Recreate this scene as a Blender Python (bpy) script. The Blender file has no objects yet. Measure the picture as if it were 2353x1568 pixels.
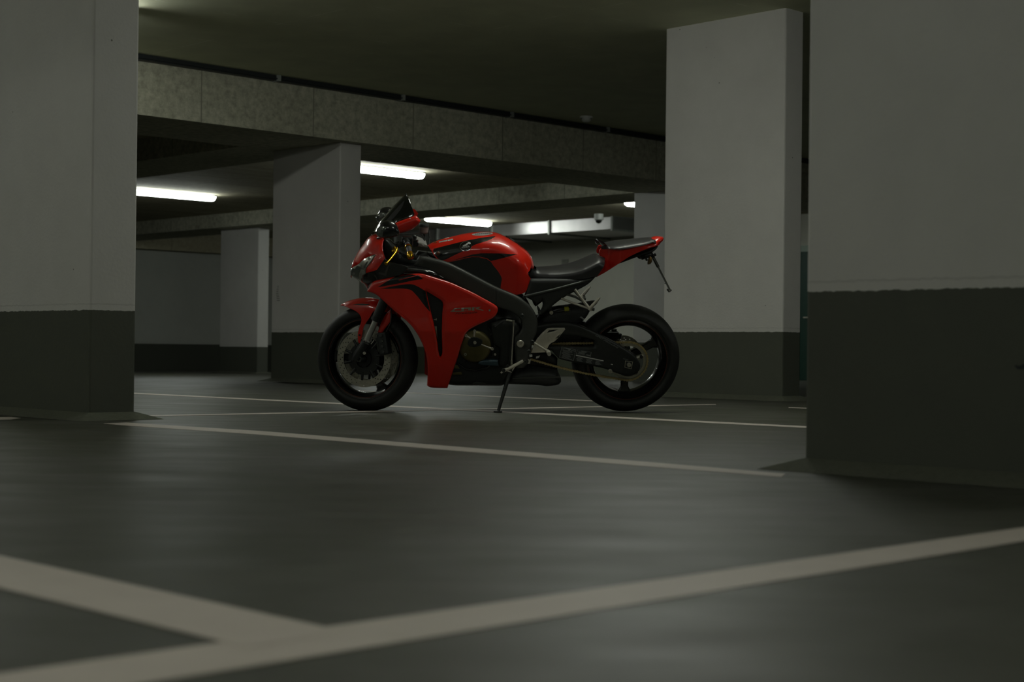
import bpy, bmesh, math, random
from mathutils import Vector, Matrix
from mathutils.geometry import delaunay_2d_cdt
from mathutils.bvhtree import BVHTree
random.seed(7)
SC = bpy.context.scene
COL = SC.collection

# ------------------------------------------------------------------ camera
FPX, CX, CY = 3640.0, 1176.5, 784.0
HC = 0.35
PITCH, ROLL = 20.0 / 3640, 0.011
CF = Vector((0, math.cos(PITCH), math.sin(PITCH)))
_r0 = Vector((1, 0, 0)); _u0 = _r0.cross(CF)
CR = math.cos(ROLL) * _r0 + math.sin(ROLL) * _u0
CU = -math.sin(ROLL) * _r0 + math.cos(ROLL) * _u0
CO = Vector((0, 0, HC))
cam = bpy.data.cameras.new('camera'); camo = bpy.data.objects.new('camera', cam); COL.objects.link(camo)
cam.sensor_width = 36; cam.sensor_fit = 'HORIZONTAL'; cam.lens = FPX / 2353 * 36
cam.clip_start = 0.05; cam.clip_end = 200
M = Matrix.Identity(4)
for i, v in enumerate((CR, CU, -CF)):
    for j in range(3): M[j][i] = v[j]
M.translation = CO
camo.matrix_world = M
cam.dof.use_dof = True; cam.dof.focus_distance = 8.85; cam.dof.aperture_fstop = 4.0
SC.camera = camo

# ------------------------------------------------------------------ world, exposure
w = bpy.data.worlds.new('world'); SC.world = w; w.use_nodes = True
w.node_tree.nodes['Background'].inputs[0].default_value = (0.5, 0.55, 0.45, 1)
w.node_tree.nodes['Background'].inputs[1].default_value = 0.0
SC.view_settings.view_transform = 'Standard'; SC.view_settings.look = 'None'
SC.view_settings.gamma = 1; SC.view_settings.use_curve_mapping = False
SC.view_settings.exposure = 0.0
SC.cycles.use_denoising = True; SC.cycles.use_adaptive_sampling = True; SC.cycles.adaptive_threshold = 0.015
SC.cycles.max_bounces = 7; SC.cycles.diffuse_bounces = 4; SC.cycles.glossy_bounces = 4
SC.cycles.sample_clamp_indirect = 3.0
LAMP = 22.0          # diffuser radiance

# ------------------------------------------------------------------ materials
def nt(m): return m.node_tree.nodes, m.node_tree.links
def mat(name, col, rough=0.5, metal=0.0, coat=0.0, spec=0.5, noise=0.0, nscale=20, bump=0.0, bscale=80, emit=None, es=0, trans=0, ior=1.45, coords='Object', aniso=None):
    m = bpy.data.materials.new(name); m.use_nodes = True
    N, L = nt(m); p = N['Principled BSDF']
    c = (*col, 1)
    p.inputs['Base Color'].default_value = c; p.inputs['Roughness'].default_value = rough
    p.inputs['Metallic'].default_value = metal; p.inputs['Specular IOR Level'].default_value = spec
    p.inputs['Coat Weight'].default_value = coat; p.inputs['Coat Roughness'].default_value = 0.04
    p.inputs['Transmission Weight'].default_value = trans; p.inputs['IOR'].default_value = ior
    if emit: p.inputs['Emission Color'].default_value = (*emit, 1); p.inputs['Emission Strength'].default_value = es
    if noise or bump:
        tc = N.new('ShaderNodeTexCoord')
        if noise:
            t = N.new('ShaderNodeTexNoise'); t.inputs['Scale'].default_value = nscale; t.inputs['Detail'].default_value = 6
            L.new(tc.outputs[coords], t.inputs['Vector'])
            mx = N.new('ShaderNodeMix'); mx.data_type = 'RGBA'
            mx.inputs[6].default_value = (*[x * (1 - noise) for x in col], 1)
            mx.inputs[7].default_value = (*[min(1, x * (1 + noise)) for x in col], 1)
            L.new(t.outputs['Fac'], mx.inputs[0]); L.new(mx.outputs[2], p.inputs['Base Color'])
        if bump:
            t2 = N.new('ShaderNodeTexNoise'); t2.inputs['Scale'].default_value = bscale; t2.inputs['Detail'].default_value = 4
            L.new(tc.outputs[coords], t2.inputs['Vector'])
            b = N.new('ShaderNodeBump'); b.inputs['Strength'].default_value = bump; b.inputs['Distance'].default_value = 0.01
            L.new(t2.outputs['Fac'], b.inputs['Height']); L.new(b.outputs['Normal'], p.inputs['Normal'])
    return m

def ramp(N, a, b, ca, cb):
    r = N.new('ShaderNodeValToRGB'); r.color_ramp.elements[0].position = a; r.color_ramp.elements[1].position = b
    r.color_ramp.elements[0].color = (*ca, 1); r.color_ramp.elements[1].color = (*cb, 1); return r
def mixc(N, L, fac, a, b, mode='MIX'):
    m = N.new('ShaderNodeMix'); m.data_type = 'RGBA'; m.blend_type = mode
    for s, v in ((0, fac), (6, a), (7, b)):
        if hasattr(v, 'links'): L.new(v, m.inputs[s])
        elif isinstance(v, (int, float)): m.inputs[s].default_value = v
        else: m.inputs[s].default_value = (*v, 1)
    return m.outputs[2]

def painted_mat(name, white, grey, band=0.51):
    """white paint over a grey dado, pits and scuffs; z measured from the object's own origin"""
    m = mat(name, white, 0.62, spec=0.3); N, L = nt(m); p = N['Principled BSDF']
    tc = N.new('ShaderNodeTexCoord'); sp = N.new('ShaderNodeSeparateXYZ'); L.new(tc.outputs['Object'], sp.inputs[0])
    n = N.new('ShaderNodeTexNoise'); n.inputs['Scale'].default_value = 38; n.inputs['Detail'].default_value = 3; L.new(tc.outputs['Object'], n.inputs['Vector'])
    ma = N.new('ShaderNodeMath'); ma.operation = 'MULTIPLY_ADD'; ma.inputs[1].default_value = 0.012; L.new(n.outputs['Fac'], ma.inputs[0]); L.new(sp.outputs['Z'], ma.inputs[2])
    gt = N.new('ShaderNodeMath'); gt.operation = 'GREATER_THAN'; gt.inputs[1].default_value = band + .006; L.new(ma.outputs[0], gt.inputs[0])
    # pits
    v = N.new('ShaderNodeTexVoronoi'); v.inputs['Scale'].default_value = 9; L.new(tc.outputs['Object'], v.inputs['Vector'])
    r = ramp(N, 0.035, 0.05, (.25, .25, .22), (1, 1, 1)); L.new(v.outputs['Distance'], r.inputs[0])
    sel = N.new('ShaderNodeSeparateColor'); L.new(v.outputs['Color'], sel.inputs[0])
    g2 = N.new('ShaderNodeMath'); g2.operation = 'GREATER_THAN'; g2.inputs[1].default_value = 0.72; L.new(sel.outputs[0], g2.inputs[0])
    pits = mixc(N, L, g2.outputs[0], (1, 1, 1), r.outputs[0])
    # soft uneven paint
    n2 = N.new('ShaderNodeTexNoise'); n2.inputs['Scale'].default_value = 2.2; n2.inputs['Detail'].default_value = 8; n2.inputs['Roughness'].default_value = .65; L.new(tc.outputs['Object'], n2.inputs['Vector'])
    r2 = ramp(N, 0.3, 0.7, (.9, .9, .9), (1, 1, 1)); L.new(n2.outputs['Fac'], r2.inputs[0])
    # horizontal roller ridge just above the dado
    wv = N.new('ShaderNodeMath'); wv.operation = 'COMPARE'; wv.inputs[1].default_value = band + .035; wv.inputs[2].default_value = .0035; L.new(ma.outputs[0], wv.inputs[0])
    c1 = mixc(N, L, 1.0, white, pits, 'MULTIPLY'); c2 = mixc(N, L, 1.0, c1, r2.outputs[0], 'MULTIPLY')
    c2b = mixc(N, L, wv.outputs[0], c2, [x * .82 for x in white])
    c3 = mixc(N, L, 1.0, grey, r2.outputs[0], 'MULTIPLY')
    c4 = mixc(N, L, gt.outputs[0], c3, c2b); L.new(c4, p.inputs['Base Color'])
    b = N.new('ShaderNodeBump'); b.inputs['Strength'].default_value = .25; b.inputs['Distance'].default_value = .004
    n3 = N.new('ShaderNodeTexNoise'); n3.inputs['Scale'].default_value = 60; L.new(tc.outputs['Object'], n3.inputs['Vector'])
    L.new(n3.outputs['Fac'], b.inputs['Height']); L.new(b.outputs['Normal'], p.inputs['Normal'])
    return m

def concrete_mat(name, col, streak=False, blot=.45):
    m = mat(name, col, 0.85, spec=0.2); N, L = nt(m); p = N['Principled BSDF']
    tc = N.new('ShaderNodeTexCoord')
    n = N.new('ShaderNodeTexNoise'); n.inputs['Scale'].default_value = 14; n.inputs['Detail'].default_value = 10; n.inputs['Roughness'].default_value = .75
    L.new(tc.outputs['Object'], n.inputs['Vector'])
    r = ramp(N, .38, .62, [x * (1 - blot) for x in col], [x * (1 + blot * .6) for x in col]); L.new(n.outputs['Fac'], r.inputs[0])
    n2 = N.new('ShaderNodeTexNoise'); n2.inputs['Scale'].default_value = .8; n2.inputs['Detail'].default_value = 5
    mp = N.new('ShaderNodeMapping'); L.new(tc.outputs['Object'], mp.inputs[0]); L.new(mp.outputs[0], n2.inputs['Vector'])
    if streak: mp.inputs['Scale'].default_value = (.6, 5, 5)
    r2 = ramp(N, .3, .7, (.72, .72, .7), (1, 1, 1)); L.new(n2.outputs['Fac'], r2.inputs[0])
    c = mixc(N, L, 1.0, r.outputs[0], r2.outputs[0], 'MULTIPLY')
    # formwork joints every 2.5 m along local X
    sp = N.new('ShaderNodeSeparateXYZ'); L.new(tc.outputs['Object'], sp.inputs[0])
    mo = N.new('ShaderNodeMath'); mo.operation = 'PINGPONG'; mo.inputs[1].default_value = 0.62; L.new(sp.outputs['X'], mo.inputs[0])
    lt = N.new('ShaderNodeMath'); lt.operation = 'LESS_THAN'; lt.inputs[1].default_value = 0.006; L.new(mo.outputs[0], lt.inputs[0])
    c = mixc(N, L, lt.outputs[0], c, [x * .45 for x in col]); L.new(c, p.inputs['Base Color'])
    b = N.new('ShaderNodeBump'); b.inputs['Strength'].default_value = .3; b.inputs['Distance'].default_value = .006
    L.new(n.outputs['Fac'], b.inputs['Height']); L.new(b.outputs['Normal'], p.inputs['Normal'])
    return m

def floor_mat():
    m = mat('floor_coating', (.1, .105, .085), .45, spec=.38); N, L = nt(m); p = N['Principled BSDF']
    tc = N.new('ShaderNodeTexCoord')
    n = N.new('ShaderNodeTexNoise'); n.inputs['Scale'].default_value = .8; n.inputs['Detail'].default_value = 10; n.inputs['Roughness'].default_value = .68; L.new(tc.outputs['Object'], n.inputs['Vector'])
    r = ramp(N, .40, .62, (.042, .045, .028), (.070, .070, .057)); L.new(n.outputs['Fac'], r.inputs[0])
    mp = N.new('ShaderNodeMapping'); mp.inputs['Rotation'].default_value = (0, 0, .8); mp.inputs['Scale'].default_value = (1, 2.5, 1); L.new(tc.outputs['Object'], mp.inputs[0])
    n2 = N.new('ShaderNodeTexNoise'); n2.inputs['Scale'].default_value = 2.5; n2.inputs['Detail'].default_value = 8; L.new(mp.outputs[0], n2.inputs['Vector'])
    r2 = ramp(N, .35, .65, (.94, .94, .94), (1.05, 1.05, 1.05)); L.new(n2.outputs['Fac'], r2.inputs[0])
    c = mixc(N, L, 1.0, r.outputs[0], r2.outputs[0], 'MULTIPLY')
    v = N.new('ShaderNodeTexVoronoi'); v.inputs['Scale'].default_value = 1.6; L.new(tc.outputs['Object'], v.inputs['Vector'])
    rv = ramp(N, .012, .02, (.2, .2, .18), (1, 1, 1)); L.new(v.outputs['Distance'], rv.inputs[0])
    c = mixc(N, L, 1.0, c, rv.outputs[0], 'MULTIPLY')
    L.new(c, p.inputs['Base Color'])
    rr = ramp(N, .3, .7, (.42, .42, .42), (.54, .54, .54)); L.new(n2.outputs['Fac'], rr.inputs[0]); L.new(rr.outputs[0], p.inputs['Roughness'])
    n3 = N.new('ShaderNodeTexNoise'); n3.inputs['Scale'].default_value = 160; L.new(tc.outputs['Object'], n3.inputs['Vector'])
    b = N.new('ShaderNodeBump'); b.inputs['Strength'].default_value = .12; b.inputs['Distance'].default_value = .003
    L.new(n3.outputs['Fac'], b.inputs['Height']); L.new(b.outputs['Normal'], p.inputs['Normal'])
    return m

def tall_ceiling_mat():
    """smooth painted slab, fine lighter joint ridges in both directions (object axes are the garage axes)"""
    col = (.72, .74, .54)
    m = mat('ceiling_paint', col, .7, spec=.25); N, L = nt(m); p = N['Principled BSDF']
    tc = N.new('ShaderNodeTexCoord'); sp = N.new('ShaderNodeSeparateXYZ'); L.new(tc.outputs['Object'], sp.inputs[0])
    n = N.new('ShaderNodeTexNoise'); n.inputs['Scale'].default_value = 3; n.inputs['Detail'].default_value = 8; L.new(tc.outputs['Object'], n.inputs['Vector'])
    out = None
    for ax, per in (('X', 1.25), ('Y', 1.0)):
        mo = N.new('ShaderNodeMath'); mo.operation = 'PINGPONG'; mo.inputs[1].default_value = per / 2; L.new(sp.outputs[ax], mo.inputs[0])
        lt = N.new('ShaderNodeMath'); lt.operation = 'LESS_THAN'; lt.inputs[1].default_value = .004; L.new(mo.outputs[0], lt.inputs[0])
        if out is None: out = lt.outputs[0]
        else:
            mxx = N.new('ShaderNodeMath'); mxx.operation = 'MAXIMUM'; L.new(out, mxx.inputs[0]); L.new(lt.outputs[0], mxx.inputs[1]); out = mxx.outputs[0]
    r = ramp(N, .5, .58, (0, 0, 0), (1, 1, 1)); L.new(n.outputs['Fac'], r.inputs[0])
    mu = N.new('ShaderNodeMath'); mu.operation = 'MULTIPLY'; L.new(out, mu.inputs[0]); L.new(r.outputs[0], mu.inputs[1])
    v = N.new('ShaderNodeTexVoronoi'); v.inputs['Scale'].default_value = 2.5; L.new(tc.outputs['Object'], v.inputs['Vector'])
    rv = ramp(N, .01, .02, (1, 1, 1), (0, 0, 0)); L.new(v.outputs['Distance'], rv.inputs[0])
    ad = N.new('ShaderNodeMath'); ad.operation = 'MAXIMUM'; L.new(mu.outputs[0], ad.inputs[0]); L.new(rv.outputs[0], ad.inputs[1])
    r2 = ramp(N, .3, .7, [x * .92 for x in col], [x * 1.06 for x in col]); L.new(n.outputs['Fac'], r2.inputs[0])
    c = mixc(N, L, ad.outputs[0], r2.outputs[0], (.93, .94, .80)); L.new(c, p.inputs['Base Color'])
    return m

M_PIL = painted_mat('pillar_paint', (.62, .61, .57), (.080, .086, .066))
M_WALL = painted_mat('wall_paint', (.56, .56, .48), (.10, .11, .075), .55)
M_CON = concrete_mat('raw_concrete', (.52, .515, .40), blot=.32)
M_CON2 = concrete_mat('board_marked_concrete', (.44, .405, .285), streak=True, blot=.2)
M_FLOOR = floor_mat()
M_CEIL = tall_ceiling_mat()
M_FILLET = mat('rough_floor_edge', (.10, .105, .08), .9, noise=.2, nscale=40, bump=.3, bscale=90, spec=.1)
M_LINE = mat('line_paint', (.55, .49, .43), .55, noise=.12, nscale=9, spec=.4, coords='Object')
M_LAMP = mat('lamp_glow', (1, 1, 1), .4, emit=(.93, 1.0, .95), es=LAMP * 1.5)
def lamp2(k):
    n = 'lamp_glow_%d' % round(k * 10)
    return bpy.data.materials.get(n) or mat(n, (1, 1, 1), .4, emit=(.96, 1.0, .93), es=LAMP * k)
M_HOUSE = mat('lamp_housing', (.25, .27, .25), .5)
M_GALV = mat('galvanised_steel', (.45, .44, .43), .42, metal=.85, noise=.15, nscale=6)
M_DARK = mat('dark_steel', (.03, .035, .035), .5, metal=.4)
M_PLASTIC = mat('white_plastic', (.6, .62, .58), .4)
M_PLASTIC2 = mat('notice_print', (.30, .31, .26), .5, noise=.5, nscale=30)
M_WALL2 = painted_mat('shaded_wall_paint', (.40, .41, .36), (.05, .055, .04), .55)  # wall paint darkened, the far bay's shade put into its colour
M_GREEN = mat('green_paint', (.004, .04, .024), .45)
M_PALEGREEN = mat('pale_green_frame', (.28, .36, .30), .5)
M_SCUFF = mat('rubber_scuff', (.12, .12, .1), .8)

# bike
M_RED = mat('red_lacquer', (.6, .013, .003), .3, coat=.8, spec=.5, noise=.03, nscale=3)
M_BLKG = mat('gloss_black', (.006, .0065, .006), .25, coat=.8, noise=.1, nscale=5)
M_BLK = mat('satin_black', (.012, .014, .012), .42, noise=.15, nscale=30)
M_BLKM = mat('matt_black_plastic', (.02, .022, .02), .6, noise=.2, nscale=60, bump=.05, bscale=400)
M_GREY = mat('anodised_dark_grey', (.05, .055, .048), .42, metal=.35, noise=.12, nscale=40)
M_FRAME = mat('frame_grey', (.06, .063, .055), .5, metal=.3, noise=.1, nscale=30)
M_RUB = mat('tyre_rubber', (.013, .014, .012), .62, noise=.2, nscale=30, bump=.03, bscale=200)
M_SILV = mat('brushed_aluminium', (.60, .57, .48), .38, metal=.65, noise=.15, nscale=60)
M_DISC = mat('disc_steel', (.42, .41, .33), .38, metal=.8, noise=.1, nscale=40)
M_CHR = mat('chrome', (.75, .75, .75), .12, metal=1.0, noise=.03, nscale=9)
M_GOLD = mat('gold_anodising', (.72, .42, .03), .22, metal=1.0, noise=.06, nscale=20)
M_BRONZE = mat('magnesium_bronze', (.10, .085, .03), .42, metal=.55, noise=.25, nscale=30)
M_CHAIN = mat('chain_brass', (.42, .34, .16), .4, metal=.6, noise=.3, nscale=90)
M_SEAT = mat('seat_vinyl', (.022, .022, .022), .38, noise=.1, nscale=80, bump=.04, bscale=500, spec=.6)
M_SMOKE = mat('smoked_screen', (.006, .008, .007), .08, coat=1.0, trans=.25, noise=.05, nscale=2)
M_LENS = mat('headlamp_lens', (.10, .115, .10), .12, coat=1.0, metal=.25, noise=.5, nscale=28)
M_REFL = mat('headlamp_reflector', (.42, .42, .38), .2, coat=1.0, metal=.7, noise=.35, nscale=45)
M_AMBER = mat('amber_lens', (.12, .07, .02), .2, coat=.6, noise=.1, nscale=20)
M_YEL = mat('yellow_spring', (.42, .42, .03), .4, noise=.1, nscale=20)
M_STRIPE = mat('rim_pinstripe', (.09, .018, .008), .35, noise=.1, nscale=10)
M_RES = mat('reservoir_plastic', (.20, .16, .14), .35, trans=.2, noise=.1, nscale=20)
M_WHT = mat('white_print', (.6, .6, .56), .5, noise=.03, nscale=10)
M_GRYP = mat('grey_print', (.22, .23, .22), .5, noise=.1, nscale=30)
M_PLATE = mat('plate_grey', (.16, .17, .15), .4, metal=.5, noise=.1, nscale=20)

# ------------------------------------------------------------------ helpers
def tag(o, label, cat=None, group=None, kind=None):
    o['label'] = label
    if cat: o['category'] = cat
    if group: o['group'] = group
    if kind: o['kind'] = kind
    return o
def empty(name, loc=(0, 0, 0), rz=0, parent=None):
    o = bpy.data.objects.new(name, None); COL.objects.link(o); o.location = loc; o.rotation_euler = (0, 0, rz)
    o.empty_display_size = .1
    if parent: o.parent = parent
    return o
def obj(name, verts, faces, mats, parent=None, smooth=False, fm=None, auto=None):
    me = bpy.data.meshes.new(name); me.from_pydata([tuple(v) for v in verts], [], faces)
    if not isinstance(mats, (list, tuple)): mats = [mats]
    for m_ in mats: me.materials.append(m_)
    if fm: me.polygons.foreach_set('material_index', fm)
    me.polygons.foreach_set('use_smooth', [smooth] * len(me.polygons))
    me.update()
    if auto is not None: me.set_sharp_from_angle(angle=math.radians(auto))
    o = bpy.data.objects.new(name, me); COL.objects.link(o)
    if parent: o.parent = parent
    return o
class MB:
    def __init__(s): s.v = []; s.f = []; s.m = []
    def add(s, v, f, m=0):
        n = len(s.v); s.v += [Vector(x) for x in v]; s.f += [tuple(i + n for i in q) for q in f]; s.m += [m] * len(f)
    def box(s, lo, hi, m=0, mat=None):
        x0, y0, z0 = lo; x1, y1, z1 = hi
        v = [Vector(p) for p in ((x0, y0, z0), (x1, y0, z0), (x1, y1, z0), (x0, y1, z0), (x0, y0, z1), (x1, y0, z1), (x1, y1, z1), (x0, y1, z1))]
        if mat: v = [mat @ p for p in v]
        s.add(v, [(0, 3, 2, 1), (4, 5, 6, 7), (0, 1, 5, 4), (1, 2, 6, 5), (2, 3, 7, 6), (3, 0, 4, 7)], m)
    def tube(s, pts, r, n=12, m=0, cap=True, flat=None):
        pts = [Vector(p) for p in pts]
        rs = r if isinstance(r, (list, tuple)) else [r] * len(pts)
        rings = []; up = None
        for i, p in enumerate(pts):
            t = (pts[min(i + 1, len(pts) - 1)] - pts[max(i - 1, 0)]).normalized()
            if up is None:
                up = Vector((0, 1, 0)) if abs(t.y) < .9 else Vector((0, 0, 1))
            a = t.cross(up).normalized(); b = a.cross(t).normalized(); up = b
            fl = flat or 1.0
            rings.append([p + rs[i] * (math.cos(2 * math.pi * k / n) * a + fl * math.sin(2 * math.pi * k / n) * b) for k in range(n)])
        v = [x for rg in rings for x in rg]; f = []
        for i in range(len(rings) - 1):
            for k in range(n):
                f.append((i * n + k, i * n + (k + 1) % n, (i + 1) * n + (k + 1) % n, (i + 1) * n + k))
        if cap: f.append(tuple(range(n - 1, -1, -1))); f.append(tuple((len(rings) - 1) * n + k for k in range(n)))
        s.add(v, f, m)
    def lathe(s, c, axis, prof, n=48, m=0, closed=False, mf=None):
        """prof: (radius, along-axis)"""
        c = Vector(c); ax = Vector(axis).normalized()
        a = ax.orthogonal().normalized(); b = ax.cross(a)
        v = []
        for r, h in prof:
            for k in range(n):
                th = 2 * math.pi * k / n; v.append(c + ax * h + r * (math.cos(th) * a + math.sin(th) * b))
        f = []; P = len(prof)
        for i in range(P if closed else P - 1):
            j = (i + 1) % P
            for k in range(n): f.append((i * n + k, i * n + (k + 1) % n, j * n + (k + 1) % n, j * n + k))
        n0 = len(s.v); s.v += v
        for idx, q in enumerate(f):
            s.f.append(tuple(i + n0 for i in q)); s.m.append(mf[idx // n] if mf else m)
    def obj(s, name, mats, parent=None, smooth=True, auto=35, xf=None, bevel=0):
        v = [xf @ p for p in s.v] if xf else s.v
        o = obj(name, v, s.f, mats, parent, smooth, s.m, auto if smooth else None)
        bm = bmesh.new(); bm.from_mesh(o.data); bmesh.ops.recalc_face_normals(bm, faces=bm.faces); bm.to_mesh(o.data); bm.free()
        if bevel:
            b = o.modifiers.new('bevel', 'BEVEL'); b.width = bevel; b.segments = 2; b.limit_method = 'ANGLE'
        return o

def ray(px, py): return (CF + (px - CX) / FPX * CR + (CY - py) / FPX * CU)
def on_z(px, py, z=0.0):
    d = ray(px, py); t = (z - CO.z) / d.z; return CO + d * t
# garage axes: A runs right-and-away, B left-and-away
TH = math.radians(45.65)
AX = Vector((math.sin(TH), math.cos(TH), 0)); BX = Vector((-math.cos(TH), math.sin(TH), 0))
AROT = math.pi / 2 - TH      # rotation of the A axis from world X
def AB(a, b, z=0): return AX * a + BX * b + Vector((0, 0, z))
def toAB(p): return p.dot(AX), p.dot(BX)
def floor_z(y):
    if y < 15: return 0.0
    return -.10 * min(1.6, (y - 15) / 12.0)

# ------------------------------------------------------------------ the setting
def fl():
    n = 60; lo, hi = -16, 44; v = []; f = []
    for i in range(n + 1):
        for j in range(n + 1):
            p = Vector((lo + (hi - lo) * i / n, lo + (hi - lo) * j / n, 0)); p.x -= 14
            v.append((p.x, p.y, floor_z(p.y)))
    for i in range(n):
        for j in range(n): f.append((i * (n + 1) + j, (i + 1) * (n + 1) + j, (i + 1) * (n + 1) + j + 1, i * (n + 1) + j + 1))
    o = obj('floor', v, f, M_FLOOR, smooth=True); o['kind'] = 'structure'; tag(o, 'dark green-grey coated garage floor', 'floor')
fl()
def ab_box(name, a0, a1, b0, b1, z0, z1, m, bevel=0, parent=None):
    """box aligned to the garage axes, its origin at the low corner"""
    mb = MB(); mb.box((0, 0, 0), (a1 - a0, b1 - b0, z1 - z0))
    o = mb.obj(name, m, parent, smooth=False, bevel=bevel)
    o.location = AB(a0, b0, z0); o.rotation_euler = (0, 0, AROT)
    return o
A_LO, A_HI, B_LO, B_HI = -13.0, 21.0, -11.0, 26.8
o = ab_box('ceiling', A_LO - 1, 22, B_LO, 12.3, 2.85, 3.05, M_CEIL); o['kind'] = 'structure'; tag(o, 'dark olive painted slab over the high aisle', 'ceiling')
o = ab_box('ceiling', A_LO - 1, 22, 12.3, 28, 2.57, 3.0, M_CON2); o['kind'] = 'structure'; tag(o, 'lower board-marked concrete ceiling over the lit bays', 'ceiling')
for nm, a0, a1, b0, b1 in (('wall_back', A_HI, A_HI + .3, B_LO, B_HI + .3), ('wall_left', A_LO, A_HI, B_HI, B_HI + .3), ('wall_near', A_LO - .3, A_LO, B_LO, B_HI + .3), ('wall_right', A_LO, A_HI, B_LO - .3, B_LO)):
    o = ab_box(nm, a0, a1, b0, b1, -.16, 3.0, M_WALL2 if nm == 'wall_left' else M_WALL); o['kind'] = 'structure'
# beams
o = ab_box('wall_left_lintel', 8.0, 21, 26.5, 26.8, 2.2, 2.57, M_CON2); o.name = 'trim_1'; o['kind'] = 'structure'; tag(o, 'dark concrete lintel above the far left wall', 'lintel')
beamspec = [
    ('concrete beam overhead beside the camera, outside the picture', -1.4, -.5, B_LO, 12.0, 2.34, 2.849, M_CON),
    ('long speckled raw concrete beam crossing the picture above the motorcycle', -12, 20.9, 12.0, 13.15, 2.34, 2.849, M_CON),
    ('concrete beam meeting the long beam over the pillar left of the motorcycle', 9.05, 9.97, 13.15, 26.8, 2.34, 2.6, M_CON),
    ('farther concrete beam behind the strip lights, above the shaded far pillar', 15.0, 15.95, 13.15, 26.8, 2.34, 2.6, M_CON)]
for lab, a0, a1, b0, b1, z0, z1, m_ in beamspec:
    if a1 - a0 < b1 - b0:
        mb = MB(); mb.box((0, 0, 0), (b1 - b0, a1 - a0, z1 - z0)); o = mb.obj('ceiling_beam', m_, smooth=False)
        o.location = AB(a1, b0, z0); o.rotation_euler = (0, 0, AROT + math.pi / 2)
    else: o = ab_box('ceiling_beam', a0, a1, b0, b1, z0, z1, m_)
    tag(o, lab, 'beam')

def pillar(label, corner, lenB, thA, top, dado, z0=0.0, scuff=None):
    """corner: nearest bottom corner, (world x, y). Runs along +B and +A from there."""
    a, b = corner
    off = dado - .51
    e = empty('concrete_pillar', AB(a, b, off + z0), AROT)
    tag(e, label, 'pillar')
    mb = MB(); mb.box((0, 0, -off), (thA, lenB, top - off - z0))
    mb.obj('shaft', M_PIL, e, smooth=False, bevel=.012)
    # sloping floor fillet
    s = .10; h = .035; z = -off
    pts = [(0, 0), (thA, 0), (thA, lenB), (0, lenB)]; out = [(-s, -s), (thA + s, -s), (thA + s, lenB + s), (-s, lenB + s)]
    v = [(*p, z + h) for p in pts] + [(*p, z + .001) for p in out]
    obj('floor_fillet', v, [(k, (k + 1) % 4, 4 + (k + 1) % 4, 4 + k) for k in range(4)], M_FILLET, e)
    return e
P1 = toAB(on_z(203, 966)); P2 = toAB(on_z(1848, 1080)); P3 = toAB(on_z(1797, 922))
pillar('white and grey pillar at the left edge of the picture, showing two sides', P1, 1.15, .245, 2.86, .514)
near_pillar = pillar('big near pillar filling the right edge of the picture', (P2[0], P2[1] - 1.15), 1.15, .245, 2.86, .533)
pillar('tall white pillar standing behind the rear wheel of the motorcycle', P3, 1.13, .22, 2.86, .50)
pm = (9.5, 12.12)
pm_pillar = pillar('white pillar under the long beam, behind the front wheel of the motorcycle', pm, 1.1, .26, 2.35, .50)
pillar('white pillar half hidden behind the taller one above the motorcycle tail', (15.05, 12.12), 1.1, .26, 2.35, .50, -.04)
pillar('shaded far pillar at the left, below the second beam', (15.3, 21.68), 1.1, .22, 2.35, .45, -.10)
pillar('sliver of a far pillar beside the near left one', (9.5, 24.2), 1.3, .26, 2.35, .46, -.06)

def lamp(a, b, z, label, group=None, L=1.5, m=None, trough=False):
    e = empty('strip_light', AB(a, b, z), AROT); tag(e, label, 'lamp', group)
    mb = MB(); mb.box((-.01, -.045, -.02), (L + .01, .045, 0)); 
    if trough:
        for s_ in (-1, 1): mb.box((-.012, .062 * s_ - .003, -.092), (L + .012, .062 * s_ + .003, 0))
    if z > 2.8:  # end plates shaped to keep lamp light off the pillar tops
        for x_ in (-.012, L + .006): mb.box((x_, -.065, -.10), (x_ + .006, .065, 0))
    mb.obj('housing', M_HOUSE, e, smooth=False, bevel=0 if z > 2.8 else .004)
    mb = MB(); n = 8
    prof = [(-.05, -.02), (-.052, -.05), (-.038, -.078), (-.015, -.09), (.015, -.09), (.038, -.078), (.052, -.05), (.05, -.02)]
    xs = [(0, .55), (.02, .85), (.06, 1), (L - .06, 1), (L - .02, .85), (L, .55)]
    v = [(x, y * s, -.02 + (zz + .02) * s) for x, s in xs for y, zz in prof]; f = []
    for i in range(len(xs) - 1):
        for k in range(n - 1): f.append((i * n + k, i * n + k + 1, (i + 1) * n + k + 1, (i + 1) * n + k))
    f.append(tuple(range(n))); f.append(tuple((len(xs) - 1) * n + k for k in range(n - 1, -1, -1)))
    mb.add(v, f); mb.obj('diffuser', m or M_LAMP, e, auto=50)
    return e
lamp(11.62, 19.7, 2.569, 'lit strip light at the far left, below the concrete ceiling')
lamp(11.6, 15.03, 2.569, 'lit strip light directly right of the pillar under the long beam')
lamp(17.4, 19.9, 2.569, 'lit strip light right behind the motorcycle handlebar and tank')
lamp(17.4, 15.45, 2.569, 'short end of a lit strip light beside the half hidden pillar')
g = 'unseen strip lights'
for a, b, k in ((5.8, 5.7, 2.0), (4.6, 10.4, 2.0), (0, 5.7, 1.2), (0, 1.0, 1.1), (0, 10.4, 1.2), (5.8, 1.0, 1.2), (11.6, 1.0, .8), (-5.8, 5.7, 1.8), (-5.8, 10.4, 1.8), (-5.8, 1.0, 1.8)):  # one hidden by the left pillar is added to brighten the middle pillar
    lamp(a, b, 2.849, 'unseen strip light on the ceiling', g, m=lamp2(k))

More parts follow.
